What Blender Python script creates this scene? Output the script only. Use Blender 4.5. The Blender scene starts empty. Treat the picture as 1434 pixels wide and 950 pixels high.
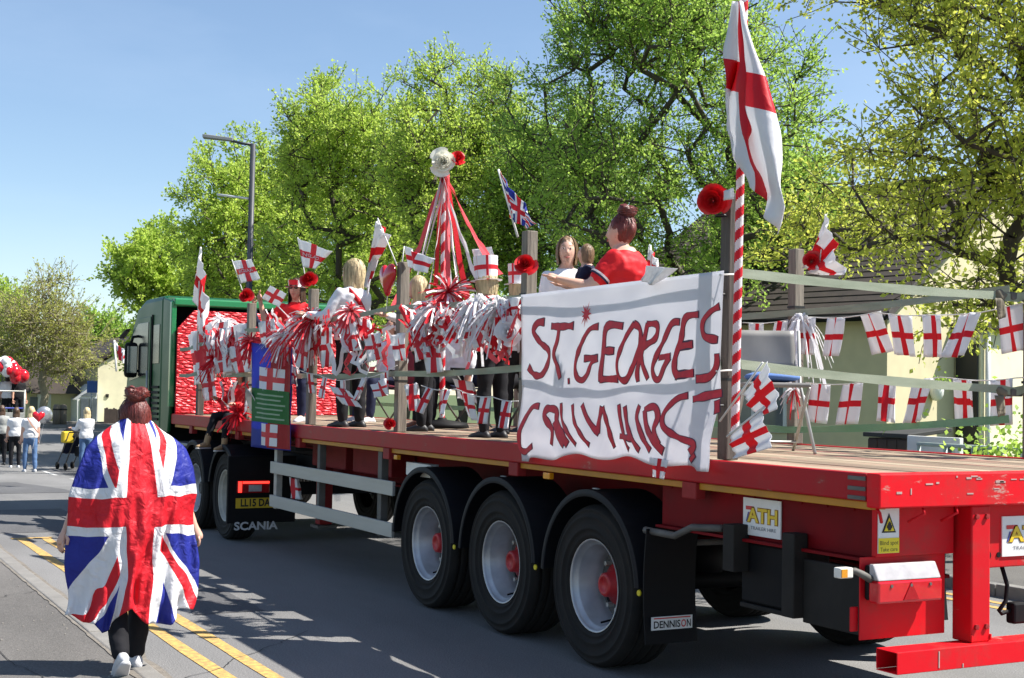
import bpy, bmesh, math, random
import numpy as np
from mathutils import Vector, Matrix, noise as mnoise

# ------------------------------------------------------------------ camera, sky, sun, exposure
scene = bpy.context.scene
COL = scene.collection
FPX, YAW, PITCH, ROLL = 1913.29, .4875, .0401, .0183      # calibrated on the trailer
CAM = np.array([-4.9825, 4.6359, 1.7633])
Fv = np.array([math.cos(PITCH)*math.cos(YAW), -math.cos(PITCH)*math.sin(YAW), math.sin(PITCH)])
R0 = np.array([-math.sin(YAW), -math.cos(YAW), 0.]); U0 = np.cross(R0, Fv)
Rv = math.cos(ROLL)*R0+math.sin(ROLL)*U0; Uv = math.cos(ROLL)*U0-math.sin(ROLL)*R0
cam = bpy.data.cameras.new('camera'); cam_o = bpy.data.objects.new('camera', cam); COL.objects.link(cam_o)
cam.sensor_width = 36; cam.lens = FPX/1434*36; cam.clip_end = 3000; cam.clip_start = .1
cam_o.matrix_world = Matrix(((Rv[0], Uv[0], -Fv[0], CAM[0]), (Rv[1], Uv[1], -Fv[1], CAM[1]), (Rv[2], Uv[2], -Fv[2], CAM[2]), (0, 0, 0, 1)))
scene.camera = cam_o
SUN_EL = math.radians(51); SUN_AZ = math.atan2(-.47, -.88)     # the sun stands behind the camera to the right
w = bpy.data.worlds.new('World'); scene.world = w; w.use_nodes = True
wn = w.node_tree; bg = wn.nodes['Background']
sky = wn.nodes.new('ShaderNodeTexSky'); sky.sky_type = 'NISHITA'; sky.sun_disc = False
sky.sun_elevation = SUN_EL; sky.sun_rotation = SUN_AZ; sky.air_density = 1.0; sky.dust_density = 0.; sky.ozone_density = 3.0
tcw = wn.nodes.new('ShaderNodeTexCoord'); mpw = wn.nodes.new('ShaderNodeMapping'); mpw.inputs['Scale'].default_value = (1.6, 1.6, 5.5)      # thin high haze of cloud, the same all round
nzw = wn.nodes.new('ShaderNodeTexNoise'); nzw.inputs['Scale'].default_value = 1.5; nzw.inputs['Detail'].default_value = 7; nzw.inputs['Roughness'].default_value = .55
mrw = wn.nodes.new('ShaderNodeMapRange'); mrw.inputs[1].default_value = .42; mrw.inputs[2].default_value = .85; mrw.inputs[3].default_value = .06; mrw.inputs[4].default_value = .30
mxw = wn.nodes.new('ShaderNodeMix'); mxw.data_type = 'RGBA'; mxw.inputs[7].default_value = (5.6, 6.6, 8.2, 1)
for a_, b_ in ((tcw.outputs['Generated'], mpw.inputs[0]), (mpw.outputs[0], nzw.inputs['Vector']), (nzw.outputs['Fac'], mrw.inputs[0]), (mrw.outputs[0], mxw.inputs[0]), (sky.outputs[0], mxw.inputs[6]), (mxw.outputs[2], bg.inputs[0])): wn.links.new(a_, b_); bg.inputs[1].default_value = .075
sun = bpy.data.lights.new('sun', 'SUN'); sun.energy = 5.0; sun.angle = math.radians(.5); sun.color = (1, .95, .88)
sun_o = bpy.data.objects.new('sun', sun); COL.objects.link(sun_o)
sd = Vector((math.sin(SUN_AZ)*math.cos(SUN_EL), math.cos(SUN_AZ)*math.cos(SUN_EL), math.sin(SUN_EL)))
sun_o.rotation_euler = (-sd).to_track_quat('-Z', 'Y').to_euler(); sun_o.location = (0, 0, 30)
scene.view_settings.view_transform = 'Standard'; scene.view_settings.look = 'None'
scene.view_settings.exposure = 1.08; scene.view_settings.gamma = 1
scene.view_settings.use_curve_mapping = False
scene.render.engine = 'CYCLES'
scene.render.resolution_x = 1024; scene.render.resolution_y = 678
scene.cycles.max_bounces = 6; scene.cycles.transparent_max_bounces = 8

rnd = random.Random(7); rng = np.random.default_rng(7)
PI = math.pi
def at(px, py, ax, v):
    """a point of the photograph placed on the plane  axis = v  of the street"""
    d = Fv+Rv*(px-717)/FPX-Uv*(py-475)/FPX
    return CAM+(v-CAM[ax])/d[ax]*d

# ------------------------------------------------------------------ materials
MATS = {}
def nodes_of(name):
    m = bpy.data.materials.new(name); m.use_nodes = True
    nt = m.node_tree; b = nt.nodes['Principled BSDF']
    return m, nt, b
def mat(name, col, rough=.6, var=.12, scale=6., bump=0., bscale=None, metal=0., col2=None, spec=.5, stretch=None, coat=0., detail=6, sheen=0., contrast=.5):
    """principled material with procedural colour and roughness variation and fine relief"""
    if name in MATS: return MATS[name]
    m, nt, b = nodes_of(name); N = nt.nodes.new; L = nt.links.new
    tc = N('ShaderNodeTexCoord'); src = tc.outputs['Object']
    if stretch:
        mp = N('ShaderNodeMapping'); mp.inputs['Scale'].default_value = stretch; L(src, mp.inputs[0]); src = mp.outputs[0]
    nz = N('ShaderNodeTexNoise'); nz.inputs['Scale'].default_value = scale; nz.inputs['Detail'].default_value = detail; L(src, nz.inputs['Vector'])
    rp = N('ShaderNodeValToRGB'); c = np.array(col); c2 = np.array(col2) if col2 is not None else c*(1+var)
    c1 = c if col2 is not None else c*(1-var)
    rp.color_ramp.elements[0].color = (*np.clip(c1, 0, 1), 1); rp.color_ramp.elements[1].color = (*np.clip(c2, 0, 1), 1)
    rp.color_ramp.elements[0].position = .5-contrast/2; rp.color_ramp.elements[1].position = .5+contrast/2
    L(nz.outputs['Fac'], rp.inputs[0]); L(rp.outputs[0], b.inputs['Base Color'])
    mr = N('ShaderNodeMapRange'); mr.inputs[3].default_value = max(0, rough-.12); mr.inputs[4].default_value = min(1, rough+.12)
    L(nz.outputs['Fac'], mr.inputs[0]); L(mr.outputs[0], b.inputs['Roughness'])
    b.inputs['Metallic'].default_value = metal; b.inputs['Specular IOR Level'].default_value = spec
    b.inputs['Coat Weight'].default_value = coat; b.inputs['Sheen Weight'].default_value = sheen
    if bump:
        n2 = N('ShaderNodeTexNoise'); n2.inputs['Scale'].default_value = bscale or scale*4; n2.inputs['Detail'].default_value = 6; L(src, n2.inputs['Vector'])
        bp = N('ShaderNodeBump'); bp.inputs['Strength'].default_value = bump; bp.inputs['Distance'].default_value = .01
        L(n2.outputs['Fac'], bp.inputs['Height']); L(bp.outputs[0], b.inputs['Normal'])
    MATS[name] = m; return m
def leaf_mat(name, c1, c2, trans=.45):
    m, nt, b = nodes_of(name); N = nt.nodes.new; L = nt.links.new
    oi = N('ShaderNodeTexNoise'); oi.inputs['Scale'].default_value = .9; oi.inputs['Detail'].default_value = 3
    wn_ = N('ShaderNodeTexWhiteNoise'); g = N('ShaderNodeNewGeometry')
    mp = N('ShaderNodeVectorMath'); mp.operation = 'SNAP'; mp.inputs[1].default_value = (.12, .12, .12)
    L(g.outputs['Position'], mp.inputs[0]); L(mp.outputs[0], wn_.inputs['Vector']); L(g.outputs['Position'], oi.inputs['Vector'])
    ad = N('ShaderNodeMath'); ad.operation = 'MULTIPLY_ADD'; ad.inputs[1].default_value = .45; L(wn_.outputs['Value'], ad.inputs[0])
    sb = N('ShaderNodeMath'); sb.operation = 'MULTIPLY_ADD'; sb.inputs[1].default_value = 1.2; sb.inputs[2].default_value = -.32; L(oi.outputs['Fac'], sb.inputs[0]); L(sb.outputs[0], ad.inputs[2])
    rp = N('ShaderNodeValToRGB'); rp.color_ramp.elements[0].color = (*c1, 1); rp.color_ramp.elements[1].color = (*c2, 1); L(ad.outputs[0], rp.inputs[0])
    tr = N('ShaderNodeBsdfTranslucent'); mx = N('ShaderNodeMixShader'); mx.inputs[0].default_value = trans
    hs = N('ShaderNodeHueSaturation'); hs.inputs['Hue'].default_value = .49; hs.inputs['Saturation'].default_value = .95; hs.inputs['Value'].default_value = 1.75
    L(rp.outputs[0], b.inputs['Base Color']); L(rp.outputs[0], hs.inputs['Color']); L(hs.outputs[0], tr.inputs[0])
    b.inputs['Roughness'].default_value = .5; b.inputs['Specular IOR Level'].default_value = .3
    L(b.outputs[0], mx.inputs[1]); L(tr.outputs[0], mx.inputs[2]); L(mx.outputs[0], nt.nodes['Material Output'].inputs['Surface'])
    MATS[name] = m; return m

class E:                       # tiny arithmetic on node sockets
    def __init__(s, nt, v): s.nt = nt; s.v = v
    def op(s, o, b=None):
        n = s.nt.nodes.new('ShaderNodeMath'); n.operation = o
        for i, q in enumerate((s, b)):
            if q is None: continue
            q = q.v if isinstance(q, E) else q
            if isinstance(q, (int, float)): n.inputs[i].default_value = q
            else: s.nt.links.new(q, n.inputs[i])
        return E(s.nt, n.outputs[0])
    def __add__(s, b): return s.op('ADD', b)
    def __sub__(s, b): return s.op('SUBTRACT', b)
    def __mul__(s, b): return s.op('MULTIPLY', b)
    def abs(s): return s.op('ABSOLUTE')
    def lt(s, b): return s.op('LESS_THAN', b)
    def gt(s, b): return s.op('GREATER_THAN', b)
    def max(s, b): return s.op('MAXIMUM', b)
    def sign(s): return s.op('SIGN')
def cloth_shader(nt, b, colour, trans=.35, bump=.25, bscale=28):
    """thin cloth: diffuse front plus light coming through, small creases"""
    N = nt.nodes.new; L = nt.links.new
    L(colour, b.inputs['Base Color']); b.inputs['Roughness'].default_value = .55; b.inputs['Specular IOR Level'].default_value = .35
    tr = N('ShaderNodeBsdfTranslucent'); L(colour, tr.inputs[0])
    mx = N('ShaderNodeMixShader'); mx.inputs[0].default_value = trans
    tc = N('ShaderNodeTexCoord'); n2 = N('ShaderNodeTexNoise'); n2.inputs['Scale'].default_value = bscale; n2.inputs['Detail'].default_value = 4; n2.inputs['Distortion'].default_value = 1.2
    L(tc.outputs['Object'], n2.inputs['Vector'])
    bp = N('ShaderNodeBump'); bp.inputs['Strength'].default_value = bump; bp.inputs['Distance'].default_value = .02
    L(n2.outputs['Fac'], bp.inputs['Height']); L(bp.outputs[0], b.inputs['Normal'])
    L(b.outputs[0], mx.inputs[1]); L(tr.outputs[0], mx.inputs[2]); L(mx.outputs[0], nt.nodes['Material Output'].inputs['Surface'])
def mixc(nt, fac, a, b):
    n = nt.nodes.new('ShaderNodeMix'); n.data_type = 'RGBA'
    nt.links.new(fac.v, n.inputs[0])
    for i, q in ((6, a), (7, b)):
        if isinstance(q, tuple): n.inputs[i].default_value = (*q, 1)
        else: nt.links.new(q, n.inputs[i])
    return n.outputs[2]
WHITE, RED, BLUE = (.80, .80, .82), (.68, .016, .03), (.022, .032, .29)
def uvs(nt):
    tc = nt.nodes.new('ShaderNodeUVMap'); sp = nt.nodes.new('ShaderNodeSeparateXYZ'); nt.links.new(tc.outputs[0], sp.inputs[0])
    return E(nt, sp.outputs[0]), E(nt, sp.outputs[1])
def flag_mat(name, wu=.085, wv=.12, trans=.35, bump=.25, bscale=28, cu=.5):
    if name in MATS: return MATS[name]
    m, nt, b = nodes_of(name); u, v = uvs(nt)
    fac = (u-cu).abs().lt(wu).max((v-.5).abs().lt(wv))
    cloth_shader(nt, b, mixc(nt, fac, WHITE, RED), trans, bump, bscale); MATS[name] = m; return m
def union_mat(name, trans=.25, bump=.3, bscale=16, W=60):
    m, nt, b = nodes_of(name); u, v = uvs(nt)
    X = (u-.5)*W; Y = (v-.5)*30; sl = 30/W; cs = 1/math.hypot(1, sl)
    d1 = (Y-X*sl)*cs; d2 = (Y+X*sl)*cs; s = X.sign()
    wsal = d1.abs().lt(3.).max(d2.abs().lt(3.))
    r1 = d1*s; r2 = d2*s
    rs = (r1.gt(-2.)*r1.lt(0.)).max(r2.gt(-2.)*r2.lt(0.))
    wc = X.abs().lt(5.).max(Y.abs().lt(5.)); rc = X.abs().lt(3.).max(Y.abs().lt(3.))
    c = mixc(nt, wsal, BLUE, WHITE); c = mixc(nt, rs, c, RED); c = mixc(nt, wc, c, WHITE); c = mixc(nt, rc, c, RED)
    cloth_shader(nt, b, c, trans, bump, bscale); MATS[name] = m; return m
def plain_cloth(name, col, trans=.3, bump=.3, bscale=22):
    if name in MATS: return MATS[name]
    m, nt, b = nodes_of(name); N = nt.nodes.new
    rgb = N('ShaderNodeTexNoise'); rgb.inputs['Scale'].default_value = 7
    e = E(nt, rgb.outputs['Fac']); c = mixc(nt, e, tuple(np.array(col)*.88), tuple(np.clip(np.array(col)*1.1, 0, .9)))
    cloth_shader(nt, b, c, trans, bump, bscale); MATS[name] = m; return m

# ------------------------------------------------------------------ mesh building
class MB:
    def __init__(s): s.v = []; s.f = []; s.m = []; s.uv = {}
    def add(s, vs, fs, mi=0):
        o = len(s.v); s.v += [tuple(map(float, q)) for q in vs]; s.f += [tuple(i+o for i in f) for f in fs]; s.m += [mi]*len(fs); return s
    def box(s, x0, x1, y0, y1, z0, z1, mi=0, M=None):
        vs = [(x, y, z) for z in (z0, z1) for y in (y0, y1) for x in (x0, x1)]
        if M is not None: vs = [tuple(M @ Vector(q)) for q in vs]
        return s.add(vs, [(0, 2, 3, 1), (4, 5, 7, 6), (0, 1, 5, 4), (2, 6, 7, 3), (0, 4, 6, 2), (1, 3, 7, 5)], mi)
    def tube(s, pts, r, n=8, mi=0, caps=True, flat=1.):
        pts = [Vector(p) for p in pts]; k = len(pts)
        rs = list(r) if hasattr(r, '__len__') else [r]*k
        vs = []; fs = []; ref = None
        for i, p in enumerate(pts):
            t = (pts[min(i+1, k-1)]-pts[max(i-1, 0)]).normalized()
            if ref is None: ref = Vector((0, 0, 1)) if abs(t.z) < .9 else Vector((1, 0, 0))
            a = t.cross(ref).normalized(); b = a.cross(t).normalized(); ref = b
            for j in range(n):
                an = 2*PI*j/n; vs.append(p+a*(math.cos(an)*rs[i])+b*(math.sin(an)*rs[i]*flat))
        for i in range(k-1):
            for j in range(n):
                fs.append((i*n+j, i*n+(j+1) % n, (i+1)*n+(j+1) % n, (i+1)*n+j))
        if caps: fs += [tuple(range(n))[::-1], tuple(range((k-1)*n, k*n))]
        return s.add(vs, fs, mi)
    def lathe(s, prof, c, axis=1, n=32, mi=0, a0=0., a1=2*PI, close=False):
        """prof: (radius, offset along axis); revolved round `axis` through c"""
        full = abs(a1-a0-2*PI) < 1e-6; k = n if full else n+1
        vs = []; fs = []; P = len(prof)
        for i in range(k):
            a = a0+(a1-a0)*i/n
            for r, h in prof:
                q = [0, 0, 0]; q[axis] = h; q[(axis+1) % 3] = math.cos(a)*r; q[(axis+2) % 3] = math.sin(a)*r
                vs.append((c[0]+q[0], c[1]+q[1], c[2]+q[2]))
        for i in range(n):
            i2 = (i+1) % k
            for j in range(P if close else P-1):
                j2 = (j+1) % P
                fs.append((i*P+j, i2*P+j, i2*P+j2, i*P+j2))
        if not full and close: fs += [tuple(range(P)), tuple(range((k-1)*P, k*P))[::-1]]
        return s.add(vs, fs, mi)
    def ball(s, c, r, n=10, mi=0, sq=None):
        r = (r, r, r) if not hasattr(r, '__len__') else r
        vs = [(c[0], c[1], c[2]-r[2])]; fs = []
        for i in range(1, n):
            t = -PI/2+PI*i/n
            for j in range(2*n):
                a = PI*j/n; vs.append((c[0]+r[0]*math.cos(t)*math.cos(a), c[1]+r[1]*math.cos(t)*math.sin(a), c[2]+r[2]*math.sin(t)))
        vs.append((c[0], c[1], c[2]+r[2])); m = 2*n; top = len(vs)-1
        for j in range(m):
            fs.append((0, 1+(j+1) % m, 1+j)); fs.append((top, 1+(n-2)*m+j, 1+(n-2)*m+(j+1) % m))
            for i in range(n-2): fs.append((1+i*m+j, 1+i*m+(j+1) % m, 1+(i+1)*m+(j+1) % m, 1+(i+1)*m+j))
        return s.add(vs, fs, mi)
    def grid(s, fn, nu, nv, mi=0, uv=True):
        o = len(s.v); vs = []; fs = []
        for j in range(nv+1):
            for i in range(nu+1):
                vs.append(fn(i/nu, j/nv)); s.uv[o+j*(nu+1)+i] = (i/nu, j/nv)
        for j in range(nv):
            for i in range(nu): a = j*(nu+1)+i; fs.append((a, a+1, a+nu+2, a+nu+1))
        return s.add(vs, fs, mi)
    def poly(s, pts, thick, mi=0):
        """planar polygon pushed by vector `thick` to a slab"""
        n = len(pts); t = np.array(thick); p = [np.array(q) for q in pts]
        return s.add(p+[q+t for q in p], [tuple(range(n))[::-1], tuple(range(n, 2*n))]+[(i, (i+1) % n, n+(i+1) % n, n+i) for i in range(n)], mi)
    def xform(s, M): s.v = [tuple(M @ Vector(q)) for q in s.v]; return s
    def mesh(s, name, mats, smooth=False):
        me = bpy.data.meshes.new(name); me.from_pydata(s.v, [], s.f); 
        for m in (mats if isinstance(mats, (list, tuple)) else [mats]): me.materials.append(m)
        if any(s.m): me.polygons.foreach_set('material_index', s.m)
        if s.uv:
            ul = me.uv_layers.new(name='UVMap')
            for lp in me.loops: ul.data[lp.index].uv = s.uv.get(lp.vertex_index, (0, 0))
        if smooth: me.polygons.foreach_set('use_smooth', [True]*len(me.polygons))
        me.update(); return me
    def build(s, name, mats, parent=None, smooth=False, bevel=0.):
        o = bpy.data.objects.new(name, s.mesh(name, mats, smooth)); COL.objects.link(o)
        if parent is not None: o.parent = parent
        if bevel:
            md = o.modifiers.new('edge', 'BEVEL'); md.width = bevel; md.segments = 2; md.limit_method = 'ANGLE'; md.angle_limit = .7
        return o
def fixn(o):
    bm = bmesh.new(); bm.from_mesh(o.data); bmesh.ops.recalc_face_normals(bm, faces=bm.faces); bm.to_mesh(o.data); bm.free(); return o
def tag(o, label=None, cat=None, group=None, kind=None):
    if label: o['label'] = label
    if cat: o['category'] = cat
    if group: o['group'] = group
    if kind: o['kind'] = kind
    return o
def thing(name, loc=(0, 0, 0), rz=0., label=None, cat=None, group=None):
    o = bpy.data.objects.new(name, None); COL.objects.link(o); o.location = loc; o.rotation_euler = (0, 0, rz)
    o.empty_display_size = .2
    return tag(o, label, cat, group)
def rel(root, p):                # world point to the root's local space (roots are only moved and turned about z)
    c, s = math.cos(root.rotation_euler[2]), math.sin(root.rotation_euler[2]); d = np.array(p)-np.array(root.location)
    return np.array([c*d[0]+s*d[1], -s*d[0]+c*d[1], d[2]])
def text_verts(txt, size=1., bold=0.):
    cu = bpy.data.curves.new('lettering', 'FONT'); cu.body = txt; cu.size = size; cu.align_x = 'CENTER'; cu.align_y = 'CENTER'; cu.offset = bold; cu.resolution_u = 3
    o = bpy.data.objects.new('lettering', cu); COL.objects.link(o)
    me = o.evaluated_get(bpy.context.evaluated_depsgraph_get()).to_mesh()
    v = [tuple(q.co) for q in me.vertices]; f = [tuple(p.vertices) for p in me.polygons]
    bpy.data.objects.remove(o); bpy.data.curves.remove(cu); return v, f
def lettering_fit(name, txt, w, h, fn, material, parent, bold=0., skip=None):
    """lettering scaled to fill w x h, optionally only the letters whose index is (not) in skip"""
    v, f = text_verts(txt, 1., bold); a = np.array(v); lo, hi = a.min(0), a.max(0); c = (lo+hi)/2
    return MB().add([fn((x-c[0])*w/(hi[0]-lo[0]), (y-c[1])*h/(hi[1]-lo[1])) for x, y, _ in v], f).build(name, material, parent)
def lettering(name, txt, size, fn, material, parent, bold=0.):
    v, f = text_verts(txt, size, bold)
    return MB().add([fn(x, y) for x, y, _ in v], f).build(name, material, parent)
# ------------------------------------------------------------------ setting: road, pavements, ground
def asphalt(name, c, spec, scale=1.):
    m, nt, b = nodes_of(name); N = nt.nodes.new; L = nt.links.new
    tc = N('ShaderNodeTexCoord')
    big = N('ShaderNodeTexNoise'); big.inputs['Scale'].default_value = .35*scale; big.inputs['Detail'].default_value = 8; big.inputs['Roughness'].default_value = .65
    mp = N('ShaderNodeMapping'); mp.inputs['Scale'].default_value = (.35, 1, 1); L(tc.outputs['Object'], mp.inputs[0]); L(mp.outputs[0], big.inputs['Vector'])
    fine = N('ShaderNodeTexNoise'); fine.inputs['Scale'].default_value = 90; fine.inputs['Detail'].default_value = 3; L(tc.outputs['Object'], fine.inputs['Vector'])
    vor = N('ShaderNodeTexVoronoi'); vor.inputs['Scale'].default_value = 120; L(tc.outputs['Object'], vor.inputs['Vector'])
    e = E(nt, big.outputs['Fac'])*.8+E(nt, fine.outputs['Fac'])*.75-.4
    rp = N('ShaderNodeValToRGB'); c = np.array(c)
    rp.color_ramp.elements[0].color = (*(c*.55), 1); rp.color_ramp.elements[0].position = .15
    rp.color_ramp.elements[1].color = (*(c*1.5), 1); rp.color_ramp.elements[1].position = .75
    L(e.v, rp.inputs[0])
    stone = E(nt, vor.outputs['Distance']).lt(.16)*E(nt, fine.outputs['Fac']).gt(.5)
    L(mixc(nt, stone*.55, rp.outputs[0], spec), b.inputs['Base Color'])
    b.inputs['Roughness'].default_value = .88; b.inputs['Specular IOR Level'].default_value = .3
    bp = N('ShaderNodeBump'); bp.inputs['Strength'].default_value = .5; bp.inputs['Distance'].default_value = .006
    L(vor.outputs['Distance'], bp.inputs['Height']); L(bp.outputs[0], b.inputs['Normal'])
    MATS[name] = m; return m
m_road = asphalt('road_asphalt', (.185, .183, .18), (.38, .37, .36))
m_foot = asphalt('footway_asphalt', (.135, .128, .12), (.27, .25, .23), 1.6)
m_ground = mat('verge_grass', (.045, .075, .02), .9, col2=(.09, .12, .035), scale=.8, bump=.6, bscale=40)
m_kerb = mat('kerb_concrete', (.19, .182, .168), .85, .18, 5, bump=.4, bscale=60)
m_yel = mat('road_paint_yellow', (.30, .20, .08), .8, col2=(.60, .37, .10), contrast=.3, scale=22, bump=.4, bscale=90)
m_white_paint = mat('road_paint_white', (.5, .5, .48), .75, .2, 14)
m_dirt = mat('gutter_grit', (.17, .152, .128), .95, .35, 18, bump=.6, bscale=120)
def dip(x): return .45*.5*(1-math.cos(2*PI*(x-16)/30.5)) if 16 < x < 46.5 else 0.      # the street dips ahead of the lorry
def band(y): return float(np.interp(y, [-11, -8, 9, 16], [0, 1, 1, 0]))
def sheet(name, x0, x1, y0, y1, z, m, nx=1, ny=1):
    o = MB().grid(lambda u, v: (x0+(x1-x0)*u, y0+(y1-y0)*v, z-dip(x0+(x1-x0)*u)), nx, ny).build(name, m); tag(o, kind='structure'); return o
gx = [-400, -60]+list(range(-50, 60, 2))+[80, 200, 900]; gy = [-600, -60, -20, -14, -11, -9.5, -8, -5, 0, 4, 9, 12, 16, 30, 600]
gm_ = MB(); gm_.add([(x, y, -.03-dip(x)*band(y)-(.05 if 14 < x < 48 and -8 < y < 9 else 0)) for y in gy for x in gx], [(j*len(gx)+i, j*len(gx)+i+1, (j+1)*len(gx)+i+1, (j+1)*len(gx)+i) for j in range(len(gy)-1) for i in range(len(gx)-1)]); tag(gm_.build('ground', m_ground), kind='structure')
YK, YF = 2.56, -5.15                       # near and far kerb line
sheet('road', -60, 46.5, YF, YK, 0., m_road, 106, 1)
sheet('side_road', 46.5, 53.5, -60, 60, 0.002, m_road)
def slab(name, x0, x1, y0, y1, z0, z1, m, bev=.012):
    mb = MB(); n = max(1, int((x1-x0)/1.5)) if x1-x0 > 20 else 1
    for k in range(n+1):
        x = x0+(x1-x0)*k/n; d = dip(x); mb.v += [(x, y0, z0-d-.1), (x, y1, z0-d-.1), (x, y1, z1-d), (x, y0, z1-d)]
    for k in range(n):
        for a in range(4): mb.f.append((4*k+a, 4*k+4+a, 4*k+4+(a+1) % 4, 4*k+(a+1) % 4))
    mb.f += [(0, 1, 2, 3), (4*n+3, 4*n+2, 4*n+1, 4*n)]; mb.m = [0]*len(mb.f)
    return tag(fixn(mb.build(name, m)), kind='structure')
pv = slab('pavement', -60, 46.5, YK+.13, YK+5, -.02, .028, m_foot)
slab('pavement_far_side', -60, 46.5, YF-2.4, YF-.13, -.02, .11, m_foot)
slab('pavement_end', 53.6, 58, -60, 60, -.02, .10, m_foot)
for nm, y0, y1, h, xs in (('kerb', YK, YK+.13, .032, range(-8, 46)), ('kerb', YF-.13, YF, .115, range(-4, 46))):
    root = slab(nm, -60, xs[0], y0, y1, -.02, h, m_kerb)
    for x in xs:                            # single kerb stones with open joints
        MB().box(x+.006, x+.994, y0+rnd.uniform(-.004, .004), y1, -.02-dip(x+.5), h+rnd.uniform(-.004, .004)-dip(x+.5)).build('kerb_stone', m_kerb, root, bevel=.012)
slab('kerb_end', 53.5, 53.6, -60, 60, -.02, .11, m_kerb)
def wob(x, k): return .004*math.sin(x*1.7+k)+.004*mnoise.noise((x*6, k, 0))
def paint_line(name, y, w, x0, x1, m, z=.004, k=0.):
    n = int((x1-x0)*3)
    o = MB().grid(lambda u, v: (x0+(x1-x0)*u, y+(v-.5)*w+wob((x0+(x1-x0)*u)*(1+v), k), z-dip(x0+(x1-x0)*u)), n, 1).build(name, m); return tag(o, kind='structure')
for y, k in ((2.2, 0), (1.93, 2)): paint_line('yellow_line', y, .10, -10, 11.6, m_yel, k=k)
paint_line('yellow_line_far_side', -4.62, .09, -10, 40, m_yel, k=4); paint_line('yellow_line_far_side', -4.86, .09, -10, 40, m_yel, k=5)
tag(MB().grid(lambda u, v: (11.5+.12*u, 1.85+.45*v, .005), 1, 3).build('yellow_line_bar', m_yel), kind='structure')
for x in range(14, 44, 4): tag(MB().grid(lambda u, v: (x+2*u, -1.35+.1*v, .005-dip(x+2*u)), 6, 1).build('lane_dash', m_white_paint), kind='structure')
for y, x0, x1 in ((2.42, 21.5, 23.5),): tag(MB().grid(lambda u, v: (x0+(x1-x0)*u, -1.6+.1*v, .008-dip(x0+(x1-x0)*u)), 3, 1).build('lane_mark', m_white_paint), kind='structure')
tag(MB().grid(lambda u, v: (-10+56*u, YK-.02-(.03+.1*abs(mnoise.noise((u*60, 7, 0)))+.03*mnoise.noise((u*400, 5, 0)))*v, .003-dip(-10+56*u)), 400, 1).build('gutter_dirt', m_dirt), kind='structure')
tag(MB().grid(lambda u, v: (-10+56*u, YK+.14+(.02+.13*abs(mnoise.noise((u*23, 3, 0)))*abs(mnoise.noise((u*90, 4, 0)))*2+.02*mnoise.noise((u*300, 1, 0)))*v, .033-dip(-10+56*u)), 400, 1).build('pavement_dirt', m_dirt), kind='structure')
# litter-like grit on the near pavement: too many to count
gm = MB()
for _ in range(110):
    x = rnd.uniform(-1, 12); y = YK+.16+abs(rnd.gauss(0, .5)); r = rnd.uniform(.004, .011)
    gm.box(x, x+r*rnd.uniform(1, 2), y, y+r, .028, .028+r*.7, 0, None)
tag(gm.build('grit', mat('pale_grit', (.27, .25, .22), .9, .3, 30)), 'pale loose grit scattered on the near pavement', 'grit', kind='stuff')

# repairs and cracks in the carriageway
m_patch = asphalt('patch_asphalt', (.105, .105, .108), (.22, .21, .2), 2.); m_crack = mat('crack_tar', (.02, .02, .02), .9, .3, 20)
for x0, x1, y0, y1 in ((12.2, 15.4, 1.1, 2.5), (19, 26, .2, 1.7), (5.6, 7.0, 1.2, 1.75), (28, 33, -3.6, -1.6)):
    tag(MB().grid(lambda u, v: (x0+(x1-x0)*u+.03*mnoise.noise((v*5, x0, 0)), y0+(y1-y0)*v+.03*mnoise.noise((u*7, y0, 0)), .003-dip(x0+(x1-x0)*u)), 16, 6).build('road_patch', m_patch), kind='structure')
for (xa, ya), (xb, yb), sd in (((3.2, 2.5), (4.6, 1.2), 1), ((2.6, 3.2), (6.5, 3.5), 4), ((6.5, 3.5), (7.1, 2.72), 5), ((9.5, 1.2), (13.5, 1.0), 6)):
    z = .033 if min(ya, yb) > 2.6 else .0055; n = 40
    def cr(u, v):
        x = xa+(xb-xa)*u; y = ya+(yb-ya)*u+.10*mnoise.noise((u*6, sd, 0))+.03*mnoise.noise((u*30, sd, 1)); w = .003*(1+.8*mnoise.noise((u*25, sd, 5)))
        return (x+w*(v-.5), y+2*w*(v-.5), z)
    tag(MB().grid(cr, n, 1).build('pavement_crack' if z > .02 else 'road_crack', m_crack), kind='structure')
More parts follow.
